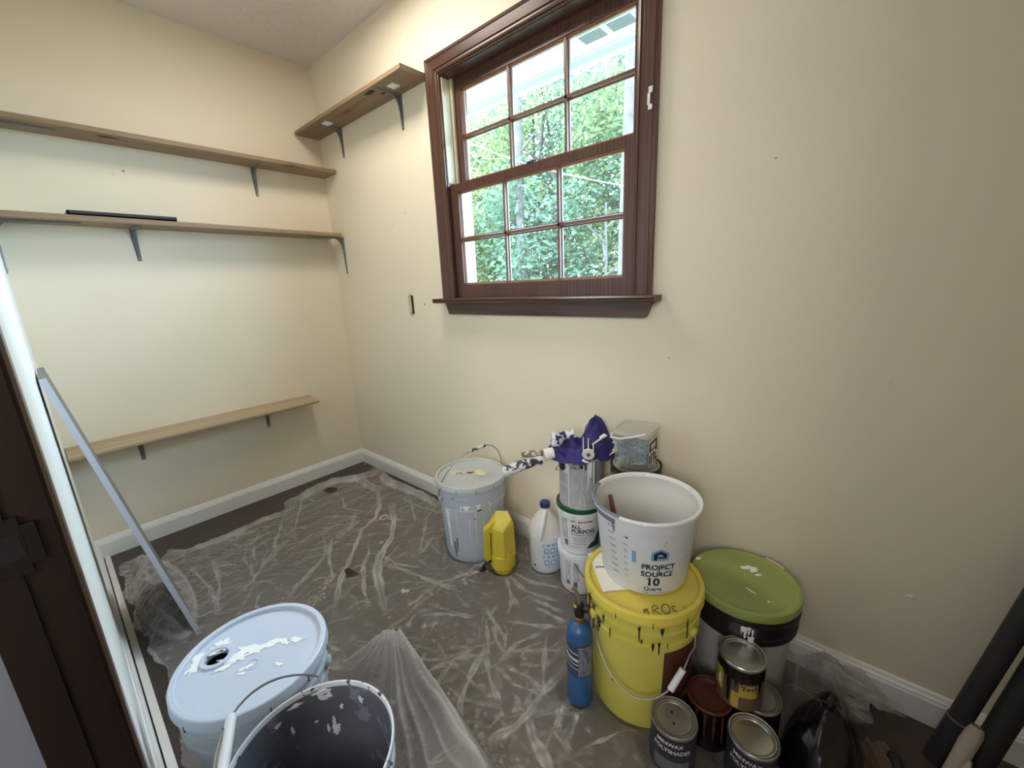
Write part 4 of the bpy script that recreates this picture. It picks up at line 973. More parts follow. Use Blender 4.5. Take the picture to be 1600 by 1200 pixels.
# yellow box-like tool --------------------------------------------------
TXx, TYy = 1.573, -.247
yt = thing('pump', 'yellow plastic housing with a side handle standing on a round foot beside the grey bucket', 'pump', (TXx, TYy, .004)); a0 = camdir(TXx, TYy)
mb = MB(); mb.lathe([(0, 0), (.040, 0), (.0415, .003), (.0425, .024), (.050, .026), (.0535, .030), (.0545, .086), (.052, .088), (0, .088)], 40); mb.build('foot', M['yellowtool'], yt, smooth=35)
angs = (.12, 1.30, 2.3, 3.6, 4.75, 5.45)            # front edge, right edge, back edges, left edges
rads = (.056, .056, .050, .050, .054, .050)
def hexring(k, z): return [(k*r*math.cos(a0+a), k*r*math.sin(a0+a), zz) for a, r, zz in zip(angs, rads, z)]
mb = MB(); v = []; f = []
for s in (hexring(1.0, [.078]*6), hexring(1.0, [.10]*6), hexring(.93, [.208, .226, .236, .236, .226, .212]), hexring(.80, [.216, .238, .256, .256, .240, .224])): v += s
for j in range(3):
    for i in range(6): f.append((j*6+i, j*6+(i+1) % 6, (j+1)*6+(i+1) % 6, (j+1)*6+i))
f += [tuple(range(6))[::-1], tuple(18+i for i in range(6))]; mb.add(v, f); mb.build('housing', M['yellowtool'], yt, smooth=0)
ly = Vector((math.cos(a0-1.35), math.sin(a0-1.35), 0)); lt = Vector((math.cos(a0+.22), math.sin(a0+.22), 0))
mb = MB(); q = [(.030, .236), (.050, .224), (.070, .208), (.075, .198), (.078, .070), (.066, .058), (.056, .070), (.052, .190), (.030, .200)]
mb.prism(q, lambda p: ly*p[0]-lt*.014+Vector((0, 0, p[1])), lambda p: ly*p[0]+lt*.014+Vector((0, 0, p[1]))); mb.build('handle', M['yellowtool'], yt, smooth=15)
mb = MB(); fwd = Vector((math.cos(a0+.5), math.sin(a0+.5), 0)); sid = Vector((-fwd.y, fwd.x, 0))
mb.prism([(-.008, .078), (.008, .078), (.008, .098), (0, .104), (-.008, .098)], lambda p: fwd*.046+sid*p[0]+Vector((0, 0, p[1])), lambda p: fwd*.058+sid*p[0]+Vector((0, 0, p[1]))); mb.build('catch', M['yellowtool'], yt, smooth=0)
pg = thing('plug', 'black plug and clip lying against the yellow housing', 'plug', (1.526, -.335, .006))
mb = MB(); R_ = Matrix.Rotation(.6, 4, 'Z') @ Matrix.Rotation(.5, 4, 'Y')
mb.prism([(-.022, 0), (.020, 0), (.012, .030), (-.010, .036)], lambda p: R_ @ Vector((p[0], -.012, p[1])), lambda p: R_ @ Vector((p[0], .012, p[1]))); mb.build('body', M['black'], pg, smooth=0)
mb = MB(); mb.tube([(.0, .010, .030), (.012, .020, .050), (.024, .030, .062), (.03, .045, .05), (.03, .06, .02)], .005, 8); mb.build('cord', M['black'], pg)
for s_ in (-1, 1):
    mb = MB(); mb.box((.018, -.008+.008*s_, .008), (.040, -.006+.008*s_, .016), Matrix.Rotation(-.9, 4, 'Z')); mb.build('prong', M['brass'], pg, smooth=0)
mb = MB(); mb.tube([(-.01, .005, .036), (.0, .02, .048), (-.004, .032, .04), (-.012, .018, .034)], .0016, 6); mb.build('clip_wire', M['wire'], pg)
sg = MB(); sg.tube([(1.36, -.52, .024), (1.415, -.50, .023), (1.455, -.46, .024), (1.485, -.405, .023), (1.488, -.365, .022), (1.478, -.325, .022), (1.492, -.305, .022), (1.515, -.318, .022), (1.520, -.345, .022), (1.505, -.38, .023), (1.475, -.395, .022), (1.452, -.392, .022)], .0016, 6)
tag(sg.build('string', M['paper'], smooth=60), 'thin pale string looped on the plastic sheet before the grey bucket', 'string')

# torch cylinder --------------------------------------------------------
tc = thing('torch', 'slim blue gas cylinder with a black torch head, standing left of the yellow bucket', 'gas torch', (2.120, -.520, .004)); a0 = camdir(2.12, -.52)
tab = [(0, .034), (.004, .0362), (.215, .0362)]; gr = interp(tab)
pail_body(tc, [(0, .003), (.030, .003), (.033, 0), (.0362, .003), (.0362, .218), (.0355, .230), (.032, .243), (.025, .254), (.016, .260), (.012, .262), (0, .262)], M['blue'], 'tank', 48)
wrap(tc, 'label', M['bluelabel'], a0-1.5, a0+1.5, .105, .212, gr, .0006, 30)
wrap(tc, 'label_panel', M['tanklabel'], a0-.10, a0+1.2, .108, .206, gr, .0011, 16)
for z, h_ in ((.185, .003), (.165, .008), (.150, .003), (.135, .002)): flat_on(tc, 'print_line', M['whiteink'], [(-.028, -h_/2+.008), (.028, -h_/2-.004), (.028, h_/2-.004), (-.028, h_/2+.008)], a0-.85, z, gr, .0013)
mb = MB(); mb.lathe([(.010, .258), (.0125, .260), (.0125, .276), (.010, .278)], 20); hd = mb.build('valve', M['brass'], tc)
mb = MB(); mb.lathe([(.010, .276), (.0135, .280), (.0145, .300), (.012, .318), (0, .320)], 20); mb.build('torch_head', M['black'], tc)
mb = MB(); s2 = Vector((math.cos(a0+1.4), math.sin(a0+1.4), 0)); mb.tube([s2*.010+Vector((0, 0, .306)), s2*.020+Vector((0, 0, .306)), s2*.026+Vector((0, 0, .306))], [.009, .012, .011], 14); mb.build('knob', M['black'], tc)
s3 = Vector((math.cos(a0-1.2), math.sin(a0-1.2), 0))
mb = MB(); mb.tube([s3*.008+Vector((0, 0, .318)), s3*.010+Vector((0, 0, .312))], [.007, .009], 12); mb.build('igniter', M['brass'], tc)
mb = MB(); mb.tube([Vector((0, 0, .316)), Vector((0, 0, .34))+s3*.001, Vector((0, 0, .362))+s3*.010, Vector((0, 0, .378))+s3*.024], [.0055, .0052, .0055, .0068], 12); mb.build('burner_tube', M['dullmetal'], tc)

# quart cans ------------------------------------------------------------
def quart(x, y, z, label, body, lidm, seed=0):
    t = thing('paint_can', label, 'paint can', (x, y, z)); R = .0535
    mb = MB(); mb.lathe([(0, .003), (.050, .003), (.0515, 0), (.054, 0), (.054, .003), (R, .005), (R, .114), (.0545, .116), (.0545, .121), (.0525, .1235), (.0495, .122), (.0485, .117)], 56); mb.build('body', body, t, smooth=40)
    mb = MB(); mb.lathe([(.0487, .1185), (.0475, .1215), (.0455, .1215), (.0435, .1165), (.0415, .1160), (.0405, .1180), (.0395, .1170), (0, .1170)], 56); l = mb.build('lid', lidm, t, smooth=30)
    mb = MB(); mb.lathe([(.0546, .1162), (.0551, .118), (.0548, .1212), (.0525, .1240), (.0492, .1224), (.0490, .1205)], 56); mb.build('rim', lidm, t, smooth=50)
    return t, (lambda q: R), l
M['stainlabel'] = mat('dark slate label', (54, 56, 66), .4, var=.15)
t, gr, l = quart(2.383, -.507, .004, 'small dark can reading polyshades, left of the small cans in front', M['stainlabel'], M['dullmetal']); a0 = camdir(2.383, -.507)
letter(t, 'MINWAX', .0150, M['whiteink'], a0-.12, .094, gr, .02); letter(t, 'POLYSHADES', .0150, M['whiteink'], a0-.02, .074, gr, .02)
for x, y in ((.004, -.012), (-.01, .012)): smear(l, M['black'], x, y, .1172, .0025, .0025, 0, 5, .2, 10)
wrap(t, 'label_panel', M['steel'], a0-.8, a0+.8, .012, .05, gr, .0006, 14)
t, gr, l = quart(2.541, -.433, .004, 'small dark can reading polyshades, right of the small cans in front', M['stainlabel'], M['chrome']); a0 = camdir(2.541, -.433)
letter(t, 'MINWAX', .0150, M['whiteink'], a0-.12, .094, gr, .02); letter(t, 'POLYSHADES', .0150, M['whiteink'], a0-.02, .074, gr, .02)
t, gr, l = quart(2.432, -.392, .004, 'small can coated in black brown stain, under the yellow labelled can', M['blackgloss'], M['brownlabel'])
for i in range(5): drip(t, M['brownlabel'], camdir(2.43, -.39)-.9+.4*i, .114, .05+.01*i, .008, gr, 300+i)
t, gr, l = quart(2.527, -.316, .004, 'small can tucked behind, half under the yellow labelled can', M['black'], M['dullmetal'])
t, gr, l = quart(2.487, -.340, .004+.1245, 'small can with a torn yellow label and black runs, raised on the other cans', M['tornlabel'], M['chrome']); a0 = camdir(2.487, -.34)
wrap(t, 'label_band', M['blackgloss'], a0-2.2, a0+2.2, .082, .114, gr, .0006, 40)
wrap(t, 'label_panel', M['yellowlabel'], a0-1.35, a0-.70, .030, .090, gr, .0008, 10); wrap(t, 'label_panel', M['yellowlabel'], a0+.02, a0+.80, .040, .078, gr, .0008, 12); wrap(t, 'label_panel', M['yellowlabel'], a0-.28, a0+.05, .004, .05, gr, .0008, 6)
wrap(t, 'label_panel', M['tornlabel'], a0+.05, a0+.8, .012, .04, gr, .0007, 8); flat_on(t, 'torn_spot', M['paper'], blob_pts(12, .006, .014, .5, 44), a0-.92, .058, gr, .0013)
letter(t, 'Two', .018, M['blackink'], a0+.42, .062, gr, .03, tilt=.1)
for i, (d, ln, w_) in enumerate(((-.42, .10, .016), (.10, .045, .006), (-.12, .05, .008), (.95, .08, .012), (.72, .06, .005), (-.75, .03, .006))): drip(t, M['blackgloss'], a0+d, .114, ln, w_, gr, 320+i)

# black bag, brown paper, pipes ------------------------------------------
def mound(name, label, cat, c, ax_, by, h, m, rot, folds, seed, n=44, sharp=2.0):
    r = random.Random(seed); fl = [(r.uniform(0, 2*PI), r.uniform(2, 7), r.uniform(0, 6), r.uniform(.3, 1)) for _ in range(folds)]
    v = []; f = []
    for i in range(n+1):
        rad = i/n
        for k in range(64):
            a = 2*PI*k/64; rr = rad*(1+.07*math.sin(3*a+seed)+.04*math.sin(7*a+seed*2))
            x, y = ax_*rr*math.cos(a), by*rr*math.sin(a)
            z = h*(1-rad**sharp)
            for (d, q, ph, am) in fl:
                s = (math.cos(d)*x/ax_+math.sin(d)*y/by)*q+ph; z += h*.09*am*abs(math.sin(s))*(1-rad)**.35*min(1, rad*4+.3)
            v.append((x*math.cos(rot)-y*math.sin(rot), x*math.sin(rot)+y*math.cos(rot), max(.001, z)))
    for i in range(n):
        for k in range(64): f.append((i*64+k, i*64+(k+1) % 64, (i+1)*64+(k+1) % 64, (i+1)*64+k))
    o = MB().add(v, f).build(name, m, smooth=70); o.location = c; return tag(o, label, cat)
mound('plastic_bag', 'glossy black plastic bag slumped right of the small cans', 'bag', (2.668, -.275, .006), .080, .150, .115, M['bagplastic'], -.12, 9, 3)
def crumple(name, label, cat, m, loc, sx, sy, rot, amp, seed, freq=5):
    n = 40; r = random.Random(seed); v = []
    for i in range(n+1):
        for j in range(n+1):
            x, y = (i/n-.5)*sx*(1+.05*math.sin(j*.4)), (j/n-.5)*sy*(1+.06*math.sin(i*.5+1))
            z = amp*(.5+.5*math.sin(freq*2*PI*(i/n)+1.6*math.sin(j/n*3)))**1.5+amp*.25*math.sin(j*.5+i*.2)
            v.append((x, y, max(0.0, z)+.001))
    f = [(i*(n+1)+j, (i+1)*(n+1)+j, (i+1)*(n+1)+j+1, i*(n+1)+j+1) for i in range(n) for j in range(n)]
    o = pydata(name, v, f, m, smooth=50); o.location = loc; o.rotation_euler.z = rot; md = o.modifiers.new('thick', 'SOLIDIFY'); md.thickness = .002; md.offset = 1
    return tag(o, label, cat)
crumple('kraft_paper', 'ridged piece of brown paper on the floor right of the black bag', 'paper', M['kraft'], (2.780, -.240, .003), .105, .15, .55, .012, 4)
kn = thing('rod', 'short dark rod lying on the floor near the black tubes', 'rod', (2.815, -.20, .014))
mb = MB(); mb.tube([(-.012, .02, 0), (.0, -.02, 0), (.03, -.12, .0)], [.012, .013, .013], 14); mb.build('shaft', M['rubber'], kn)
mb = MB(); mb.tube([(-.0135, .026, 0), (-.012, .019, 0)], [.0105, .0125], 14); mb.build('end_cap', M['black'], kn)
def pipe(name, label, a, b, r, seam):
    a = Vector(a); b = Vector(b); t = thing(name, label, 'tube', a); d = b-a
    s = d*seam; u = d.normalized()
    mb = MB(); mb.tube([Vector((0, 0, 0)), s*.98, s, s+u*.004], [r*1.10, r*1.08, r*1.08, r*1.02], 32); mb.build('lower_sleeve', M['rubber'], t)
    mb = MB(); mb.tube([s+u*.002, d*.6, d], [r*1.0, r*.99, r*.98], 32); mb.build('upper_wand', M['rubber'], t)
    mb = MB(); mb.tube([s, s+u*.003], [r*1.095, r*1.095], 32); mb.build('seam_ring', M['steel'], t)
    return t
pipe('vacuum_tube', 'black tube leaning on the wall with a visible joint, left of the two', (2.874, -.140, .026), (3.020, -.025, .750), .0200, .170)
t = pipe('vacuum_tube', 'black tube leaning at the right edge with a canvas strip beside it', (2.930, -.146, .026), (3.068, -.025, .750), .0210, .62)
cs = thing('canvas_strip', 'pale canvas wrapped stick lying along the right hand black tube', 'strip', (2.885, -.190, .012))
mb = MB(); mb.tube([(0, 0, 0), (.020, .028, .07), (.036, .052, .135), (.040, .058, .150)], [.013, .015, .0165, .012], 12); mb.build('wrap', M['tan'], cs)
mb = MB(); mb.tube([(.012, -.012, .0), (.030, .012, .06), (.034, .020, .085)], [.008, .009, .004], 8); mb.build('loose_end', M['tan'], cs)
# ------------------------------------------------------------------ plastic sheet over the floor
FOLDS=[
(0.01,0.014,0.9,[(0.492,-0.19),(0.705,-0.304),(0.787,-0.377),(0.811,-0.432),(0.847,-0.495),(0.944,-0.579),(1.026,-0.657),(1.097,-0.729),(1.205,-0.8),(1.287,-0.853)]),
(0.018,0.012,0.9,[(0.726,-0.244),(0.904,-0.345),(1.014,-0.432),(1.058,-0.502),(1.112,-0.562),(1.201,-0.622),(1.296,-0.663),(1.411,-0.716)]),
(0.008,0.012,0.8,[(0.944,-0.517),(1.037,-0.565),(1.097,-0.627),(1.243,-0.705),(1.353,-0.742)]),
(0.006,0.01,0.8,[(0.778,-0.609),(0.932,-0.699),(1.091,-0.754)]),
(0.01,0.008,0.6,[(1.129,-0.572),(1.327,-0.52),(1.566,-0.47)]),
(0.006,0.006,0.6,[(0.915,-0.735),(0.973,-0.841),(1.026,-0.913)]),
(0.006,0.008,0.6,[(1.16,-0.285),(1.226,-0.404),(1.219,-0.476)]),
(0.006,0.006,0.6,[(1.015,-0.219),(1.234,-0.435)]),
(0.006,0.008,0.7,[(0.41,-0.698),(0.621,-0.814),(0.694,-0.835)]),
(0.006,0.008,0.6,[(0.804,-0.631),(0.913,-0.722),(1.038,-0.917)]),
(0.006,0.008,0.6,[(0.645,-0.814),(0.804,-0.965),(0.841,-1.037)]),
(0.007,0.008,0.6,[(0.492,-1.03),(0.723,-1.062),(0.915,-1.123)]),
(0.007,0.01,0.6,[(0.478,-1.113),(0.714,-1.093),(0.91,-1.109)]),
(0.012,0.014,0.7,[(0.288,-0.939),(0.265,-0.843),(0.35,-0.618)]),
(0.01,0.012,0.7,[(0.251,-1.156),(0.311,-1.074),(0.286,-0.938)]),
(0.007,0.008,0.6,[(1.514,-0.643),(1.595,-0.575),(1.694,-0.516)]),
(0.007,0.008,0.6,[(1.67,-0.462),(1.74,-0.49),(1.825,-0.526)]),
(0.006,0.008,0.6,[(1.756,-0.507),(1.815,-0.55),(1.871,-0.568)]),
(0.009,0.01,0.8,[(1.801,-0.582),(1.831,-0.673),(1.875,-0.765),(1.927,-0.815)]),
(0.007,0.009,0.7,[(1.804,-0.591),(1.893,-0.663),(1.972,-0.7),(1.986,-0.705)]),
(0.007,0.008,0.7,[(1.787,-0.467),(1.865,-0.427),(1.962,-0.361)]),
(0.007,0.008,0.6,[(1.873,-0.557),(2.005,-0.436)]),
(0.007,0.01,0.7,[(1.837,-0.605),(1.799,-0.636),(1.753,-0.678),(1.774,-0.753),(1.795,-0.823)]),
(0.011,0.016,0.8,[(2.049,-0.502),(2.041,-0.613),(2.047,-0.669),(2.042,-0.72),(1.994,-0.824)]),
(0.016,0.016,0.8,[(2.047,-0.669),(2.09,-0.708),(2.152,-0.733),(2.208,-0.762)]),
(0.006,0.008,0.6,[(1.986,-0.704),(1.989,-0.772)]),
(0.006,0.008,0.6,[(2.117,-0.663),(2.198,-0.679)]),
(0.009,0.009,0.7,[(1.775,-0.329),(1.928,-0.31)]),
(0.007,0.009,0.7,[(1.821,-0.352),(1.954,-0.34)]),
(0.006,0.008,0.6,[(1.662,-0.725),(1.681,-0.763),(1.723,-0.799)]),
(0.006,0.008,0.6,[(1.498,-0.648),(1.53,-0.71)]),
(0.006,0.006,0.6,[(0.418,-0.376),(0.57,-0.435),(0.688,-0.387)]),
(0.006,0.006,0.6,[(0.659,-0.409),(0.787,-0.532),(0.825,-0.601)]),
(0.006,0.006,0.5,[(0.228,-0.516),(0.537,-0.687),(0.595,-0.776)]),
(0.006,0.006,0.5,[(1.078,-0.134),(0.916,-0.177),(0.681,-0.181)]),
(0.006,0.006,0.5,[(0.742,-0.136),(0.99,-0.274),(1.012,-0.328)]),
(0.034,0.055,0.8,[(0.324,-0.039),(0.472,-0.119),(0.71,-0.112),(0.976,-0.092)]),
(0.036,0.05,0.7,[(0.296,-0.059),(0.304,-0.209),(0.219,-0.334),(0.236,-0.498),(0.26,-0.623)]),
(0.022,0.032,0.6,[(0.349,-0.617),(0.329,-0.802),(0.35,-0.965),(0.333,-1.077),(0.325,-1.176)]),
(0.028,0.045,0.7,[(0.262,-1.3),(0.237,-1.238),(0.425,-1.21)]),
(0.012,0.012,0.6,[(0.321,-1.304),(0.608,-1.328),(0.891,-1.321),(1.079,-1.297)]),
(0.008,0.01,0.5,[(0.223,-1.245),(0.541,-1.251),(0.838,-1.241),(1.015,-1.221)]),
(0.006,0.008,0.5,[(0.3,-1.292),(0.533,-1.3),(0.844,-1.288)]),
(0.028,0.045,0.7,[(0.304,-0.209),(0.54,-0.218),(0.5,-0.15)]),
(0.03,0.045,0.5,[(2.596,-0.043),(2.673,-0.046),(2.744,-0.056),(2.803,-0.04)]),
(0.012,0.02,0.6,[(2.611,-0.105),(2.691,-0.1),(2.772,-0.122)]),
(0.012,0.02,0.6,[(2.643,-0.042),(2.718,-0.09),(2.81,-0.049)]),
(0.008,0.008,0.7,[(1.631,-0.26),(1.729,-0.255),(1.897,-0.19)]),
(0.008,0.008,0.6,[(1.633,-0.283),(1.742,-0.311),(1.895,-0.274)]),
(0.008,0.008,0.6,[(1.623,-0.291),(1.724,-0.367),(1.793,-0.393)]),
]
FEET = [(1.357, -.202, .135), (2.237, -.379, .135), (2.446, -.161, .120), (1.638, -1.166, .135), (1.962, -1.170, .125), (TX, TY, .080), (MX, MY, .086), (1.695, -.105, .075), (TXx, TYy, .048), (2.120, -.520, .039),
        (2.383, -.507, .057), (2.541, -.433, .057), (2.432, -.392, .057), (2.527, -.316, .057), (2.66, -.27, .10), (2.853, -.146, .04), (2.885, -.19, .03), (2.926, -.148, .04), (2.772, -.235, .08), (2.815, -.22, .06)]
def plastic_sheet():
    dx = .0036
    xs = np.arange(.14, 2.96, dx); ys = np.arange(-1.334, -.012, dx)
    X, Y = np.meshgrid(xs, ys, indexing='ij')
    rs = np.random.RandomState(5)
    Zz = np.zeros_like(X); Fo = np.zeros_like(X)
    def ridge(pts, w_, amp, fold, asym=0, wig=.004, ph=0.):
        nonlocal Zz, Fo
        P = np.array(pts, float); lens = np.hypot(*(P[1:]-P[:-1]).T); tot = lens.sum(); acc = 0
        lo = P.min(0)-4*w_-.01; hi = P.max(0)+4*w_+.01
        i0, i1 = np.searchsorted(xs, [lo[0], hi[0]]); j0, j1 = np.searchsorted(ys, [lo[1], hi[1]])
        if i1 <= i0 or j1 <= j0: return
        x = X[i0:i1, j0:j1]; y = Y[i0:i1, j0:j1]
        best = np.full(x.shape, 1e9); par = np.zeros(x.shape); sg = np.zeros(x.shape)
        for a, b, l in zip(P[:-1], P[1:], lens):
            if l < 1e-5: continue
            d = (b-a)/l; t = np.clip((x-a[0])*d[0]+(y-a[1])*d[1], 0, l); qx = x-a[0]-t*d[0]; qy = y-a[1]-t*d[1]
            dist = np.hypot(qx, qy); s = (x-a[0])*d[1]-(y-a[1])*d[0]
            k = dist < best; best[k] = dist[k]; par[k] = ((acc+t)/tot)[k]; sg[k] = np.sign(s)[k]; acc += l
        dist = best+wig*np.sin(par*tot*60+ph)*.5
        wv = w_*(.85+.22*np.sin(par*9+ph))
        tap = np.clip(np.minimum(par, 1-par)*4+.12, 0, 1)
        sh = np.clip(1-np.abs(dist)/(1.5*wv), 0, 1)
        z = amp*tap*sh**1.25
        np.maximum(Zz[i0:i1, j0:j1], z, out=Zz[i0:i1, j0:j1])
        ad = np.abs(dist); fo = fold*tap*(.50*np.clip(2.2-ad/(.45*wv), 0, 1)+.65*np.exp(-((ad-.72*wv)/(.28*wv+.0008))**2))*(.8+.2*np.sin(par*25+ph))
        np.maximum(Fo[i0:i1, j0:j1], fo, out=Fo[i0:i1, j0:j1])
    # broad soft swells
    for _ in range(26):
        a = rs.uniform(0, 2*np.pi); k = rs.uniform(8, 30); p = rs.uniform(0, 6)
        Zz += .0009*(1+np.sin((np.cos(a)*X+np.sin(a)*Y)*k+p))*rs.rand()
    # fine random creases, each its own direction, radiating from gathered spots
    hubs = np.array([(.75, -.42), (1.05, -.75), (.45, -.75), (1.85, -.62), (1.45, -.45), (2.0, -.72), (.5, -1.15), (2.15, -.75), (1.25, -.95), (.8, -.95), (1.7, -.85), (2.6, -.25)])
    for i in range(1300):
        if i % 2:
            h_ = hubs[rs.randint(len(hubs))]; a = rs.uniform(0, 2*np.pi); r0 = rs.uniform(.0, .16); r1 = r0+rs.uniform(.05, .26)
            p0 = h_+r0*np.array([np.cos(a), np.sin(a)]); p1 = h_+r1*np.array([np.cos(a), np.sin(a)])
        else:
            p0 = np.array([rs.uniform(.2, 2.9), rs.uniform(-1.32, -.03)]); a = rs.normal(-.5, .9); p1 = p0+rs.uniform(.03, .20)*np.array([np.cos(a), np.sin(a)])
        m_ = (p0+p1)/2+rs.normal(0, .012, 2)
        ridge([p0, m_, p1], rs.uniform(.003, .0065), rs.uniform(.003, .010), rs.uniform(.1, .75)*rs.rand()**2.2, ph=rs.uniform(0, 6))
    for i, (w_, amp, fold, pts) in enumerate(FOLDS): ridge(pts, w_, amp, fold*.9, ph=i*1.7)
    # crumple noise
    for k, am in ((38, .0026), (80, .0016), (170, .0008)):
        for _ in range(7):
            a = rs.uniform(0, 2*np.pi); kk = k*rs.uniform(.7, 1.3); b = rs.uniform(0, 2*np.pi)
            Zz += am*np.abs(np.sin((np.cos(a)*X+np.sin(a)*Y)*kk+1.5*np.sin((np.cos(b)*X+np.sin(b)*Y)*kk*.37+_)))*.6
    # bunched tent of sheet behind and right of the open bucket
    cx = np.array([1.48, 1.58, 1.66, 1.80, 1.95, 2.10, 2.25, 2.40]); cy = np.interp(X, cx, [-.86, -.815, -.805, -.825, -.845, -.875, -.92, -.98]); ch_ = np.interp(X, cx, [.0, .12, .165, .150, .130, .105, .075, .04])
    d = Y-cy
    front = np.clip(1+d/np.interp(X, cx, [.10, .12, .13, .17, .18, .22, .24, .2]), 0, 1)**1.15; back = np.clip(1-d/.045, 0, 1)**.8
    tent = ch_*np.where(d < 0, front, back)
    th = np.arctan2(Y+.79, X-1.585); rad = np.hypot(Y+.79, X-1.585)
    q_ = th+.05*np.sin(rad*7)+.012*np.sin(rad*31+1)
    str_ = (1-np.abs(np.sin(q_*9+1)))**2+.7*(1-np.abs(np.sin(q_*17.3)))**3+.5*(1-np.abs(np.sin(q_*31.7+2)))**3
    tent = tent*(1+.16*(str_-.7)*np.clip(rad*8, 0, 1))
    tk = np.clip(tent/.10, 0, 1)
    Zz = Zz*(1-.5*tk)+tent
    Fo = np.maximum(Fo, tk*(.26+.40*np.clip(str_-.45, 0, 1)+.22*np.exp(-(d/.014)**2)))
    # trapped air puffs the sheet up along the doorway wall
    pf = np.clip(1-((X-.62)/.34)**2-((Y+1.225)/.085)**2, 0, 1)
    wr = (1-np.abs(np.sin(X*26+Y*40+2*np.sin(X*9))))**3+.7*(1-np.abs(np.sin(X*15-Y*66)))**4
    Zz += .050*pf**.6*(1+.22*wr); Fo = np.maximum(Fo, np.clip(pf*3, 0, 1)*(.10+.22*np.clip(wr, 0, 1))+.25*np.exp(-((pf-.12)/.10)**2)*(pf > 0))
    # right rear: sheet rides up against the baseboard
    up = np.clip((Y+.10)/.085, 0, 1)**1.6*np.clip((X-2.50)/.10, 0, 1)*np.clip((2.83-X)/.10, 0, 1)
    Zz += .055*up*(1+.15*np.sin(X*60)); Fo = np.maximum(Fo, .25*up)
    for fx, fy, fr_ in FEET:
        d_ = np.hypot(X-fx, Y-fy); k = np.clip((d_-fr_)/.03, 0, 1)
        Zz = Zz*k+.0015*(1-k); Fo *= np.clip(k+.4, 0, 1)
    Zz = np.clip(Zz+.0008, .0008, None)
    # outline of the sheet
    poly = np.array([(.261, -.02), (.213, -.035), (.257, -.186), (.179, -.317), (.197, -.484), (.205, -.615), (.29, -.637), (.304, -.856), (.326, -.974), (.297, -1.072), (.238, -1.135), (.316, -1.191), (.16, -1.237), (.194, -1.313), (.413, -1.328), (.78, -1.325), (1.06, -1.30), (1.3, -1.315), (1.9, -1.325),
                     (2.5, -1.32), (2.6, -.95), (2.62, -.55), (2.72, -.36), (2.70, -.20), (2.77, -.115), (2.75, -.075), (2.82, -.055), (2.81, -.022), (2.57, -.018), (2.0, -.02), (1.3, -.03), (.944, -.067), (.60, -.062), (.395, -.075)])
    def inside(px, py):
        r = np.zeros(px.shape, bool); j = len(poly)-1
        for i in range(len(poly)):
            xi, yi = poly[i]; xj, yj = poly[j]
            c = ((yi > py) != (yj > py)) & (px < (xj-xi)*(py-yi)/(yj-yi+1e-12)+xi); r ^= c; j = i
        return r
    wx = X+.009*np.sin(Y*31)+.003*np.sin(Y*77+1); wy = Y+.009*np.sin(X*27+1)+.003*np.sin(X*71)
    keep = inside(wx, wy)
    keep &= ~((((X-.30)/.042)**2+((Y+.385)/.034)**2) < 1)
    keep &= ~((X > 1.06) & (Y < -.675+(X-1.06)*.15) & (X < 1.13-(Y+.675)*-.4) & (Y > -.712+(1.13-X)*.3))
    nx, ny = X.shape
    idx = np.arange(nx*ny).reshape(nx, ny)
    kf = keep[:-1, :-1] & keep[1:, :-1] & keep[1:, 1:] & keep[:-1, 1:]
    F_ = np.stack([idx[:-1, :-1][kf], idx[1:, :-1][kf], idx[1:, 1:][kf], idx[:-1, 1:][kf]], 1)
    used = np.zeros(nx*ny, bool); used[F_.ravel()] = True; rem = np.cumsum(used)-1
    V = np.stack([X.ravel(), Y.ravel(), Zz.ravel()], 1)[used]; F_ = rem[F_]; fo = Fo.ravel()[used]
    me = bpy.data.meshes.new('plastic_sheet')
    me.vertices.add(len(V)); me.vertices.foreach_set('co', V.astype(np.float32).ravel())
    me.loops.add(F_.size); me.loops.foreach_set('vertex_index', F_.astype(np.int32).ravel())
    me.polygons.add(len(F_)); me.polygons.foreach_set('loop_start', np.arange(0, F_.size, 4, dtype=np.int32))
    me.update(calc_edges=True); me.validate()
    at = me.attributes.new('fold', 'FLOAT', 'POINT'); at.data.foreach_set('value', fo.astype(np.float32))
    me.materials.append(M['film']); me.polygons.foreach_set('use_smooth', [True]*len(me.polygons))
    o = bpy.data.objects.new('plastic_sheet', me); COL.objects.link(o)
    tag(o, 'crumpled clear plastic sheet spread over most of the dark floor', 'plastic sheet')
plastic_sheet()

# small litter lying on the sheet
def chip(x, y, s, m, label, cat, sx=1.0, rot=0, z=.017, h=.5, name='chip'):
    bm = bmesh.new(); bmesh.ops.create_icosphere(bm, subdivisions=1, radius=s)
    r = random.Random(int(x*1000+y*777))
    for v in bm.verts: v.co = Vector((v.co.x*sx, v.co.y, v.co.z*h))*(1+.35*(r.random()-.5))
    me = bpy.data.meshes.new(name); bm.to_mesh(me); bm.free(); o = link(name, me, m, loc=(x, y, z), smooth=20); o.rotation_euler.z = rot
    return tag(o, label, cat)
chip(1.000, -.478, .011, M['creampaint'], 'cream blob of plaster on the sheet beside the doubled fold', 'chip', .7, .5)
chip(1.074, -.462, .010, M['redink'], 'red brown chip on the sheet right of the cream blob', 'chip', .8, .2)
chip(.745, -.371, .009, M['redink'], 'red sliver on the sheet by the pale ring', 'chip', 2.4, .8)
chip(.926, -.566, .007, M['redink'], 'small dark red speck on the sheet left of the wide fold', 'chip', 1.2)
chip(.898, -.477, .010, M['creampaint'], 'cream crumb near the gathered middle of the sheet', 'chip', .8)
chip(.867, -.507, .008, M['creampaint'], 'smaller cream crumb left of the gathered middle of the sheet', 'chip', .8)
chip(1.504, -.497, .006, M['wood_red'], 'thin brown splinter on the sheet before the grey bucket', 'splinter', 3.5, .3)
chip(1.243, -.458, .007, M['black'], 'dark splinter on the sheet left of the grey bucket', 'splinter', 4, .5)
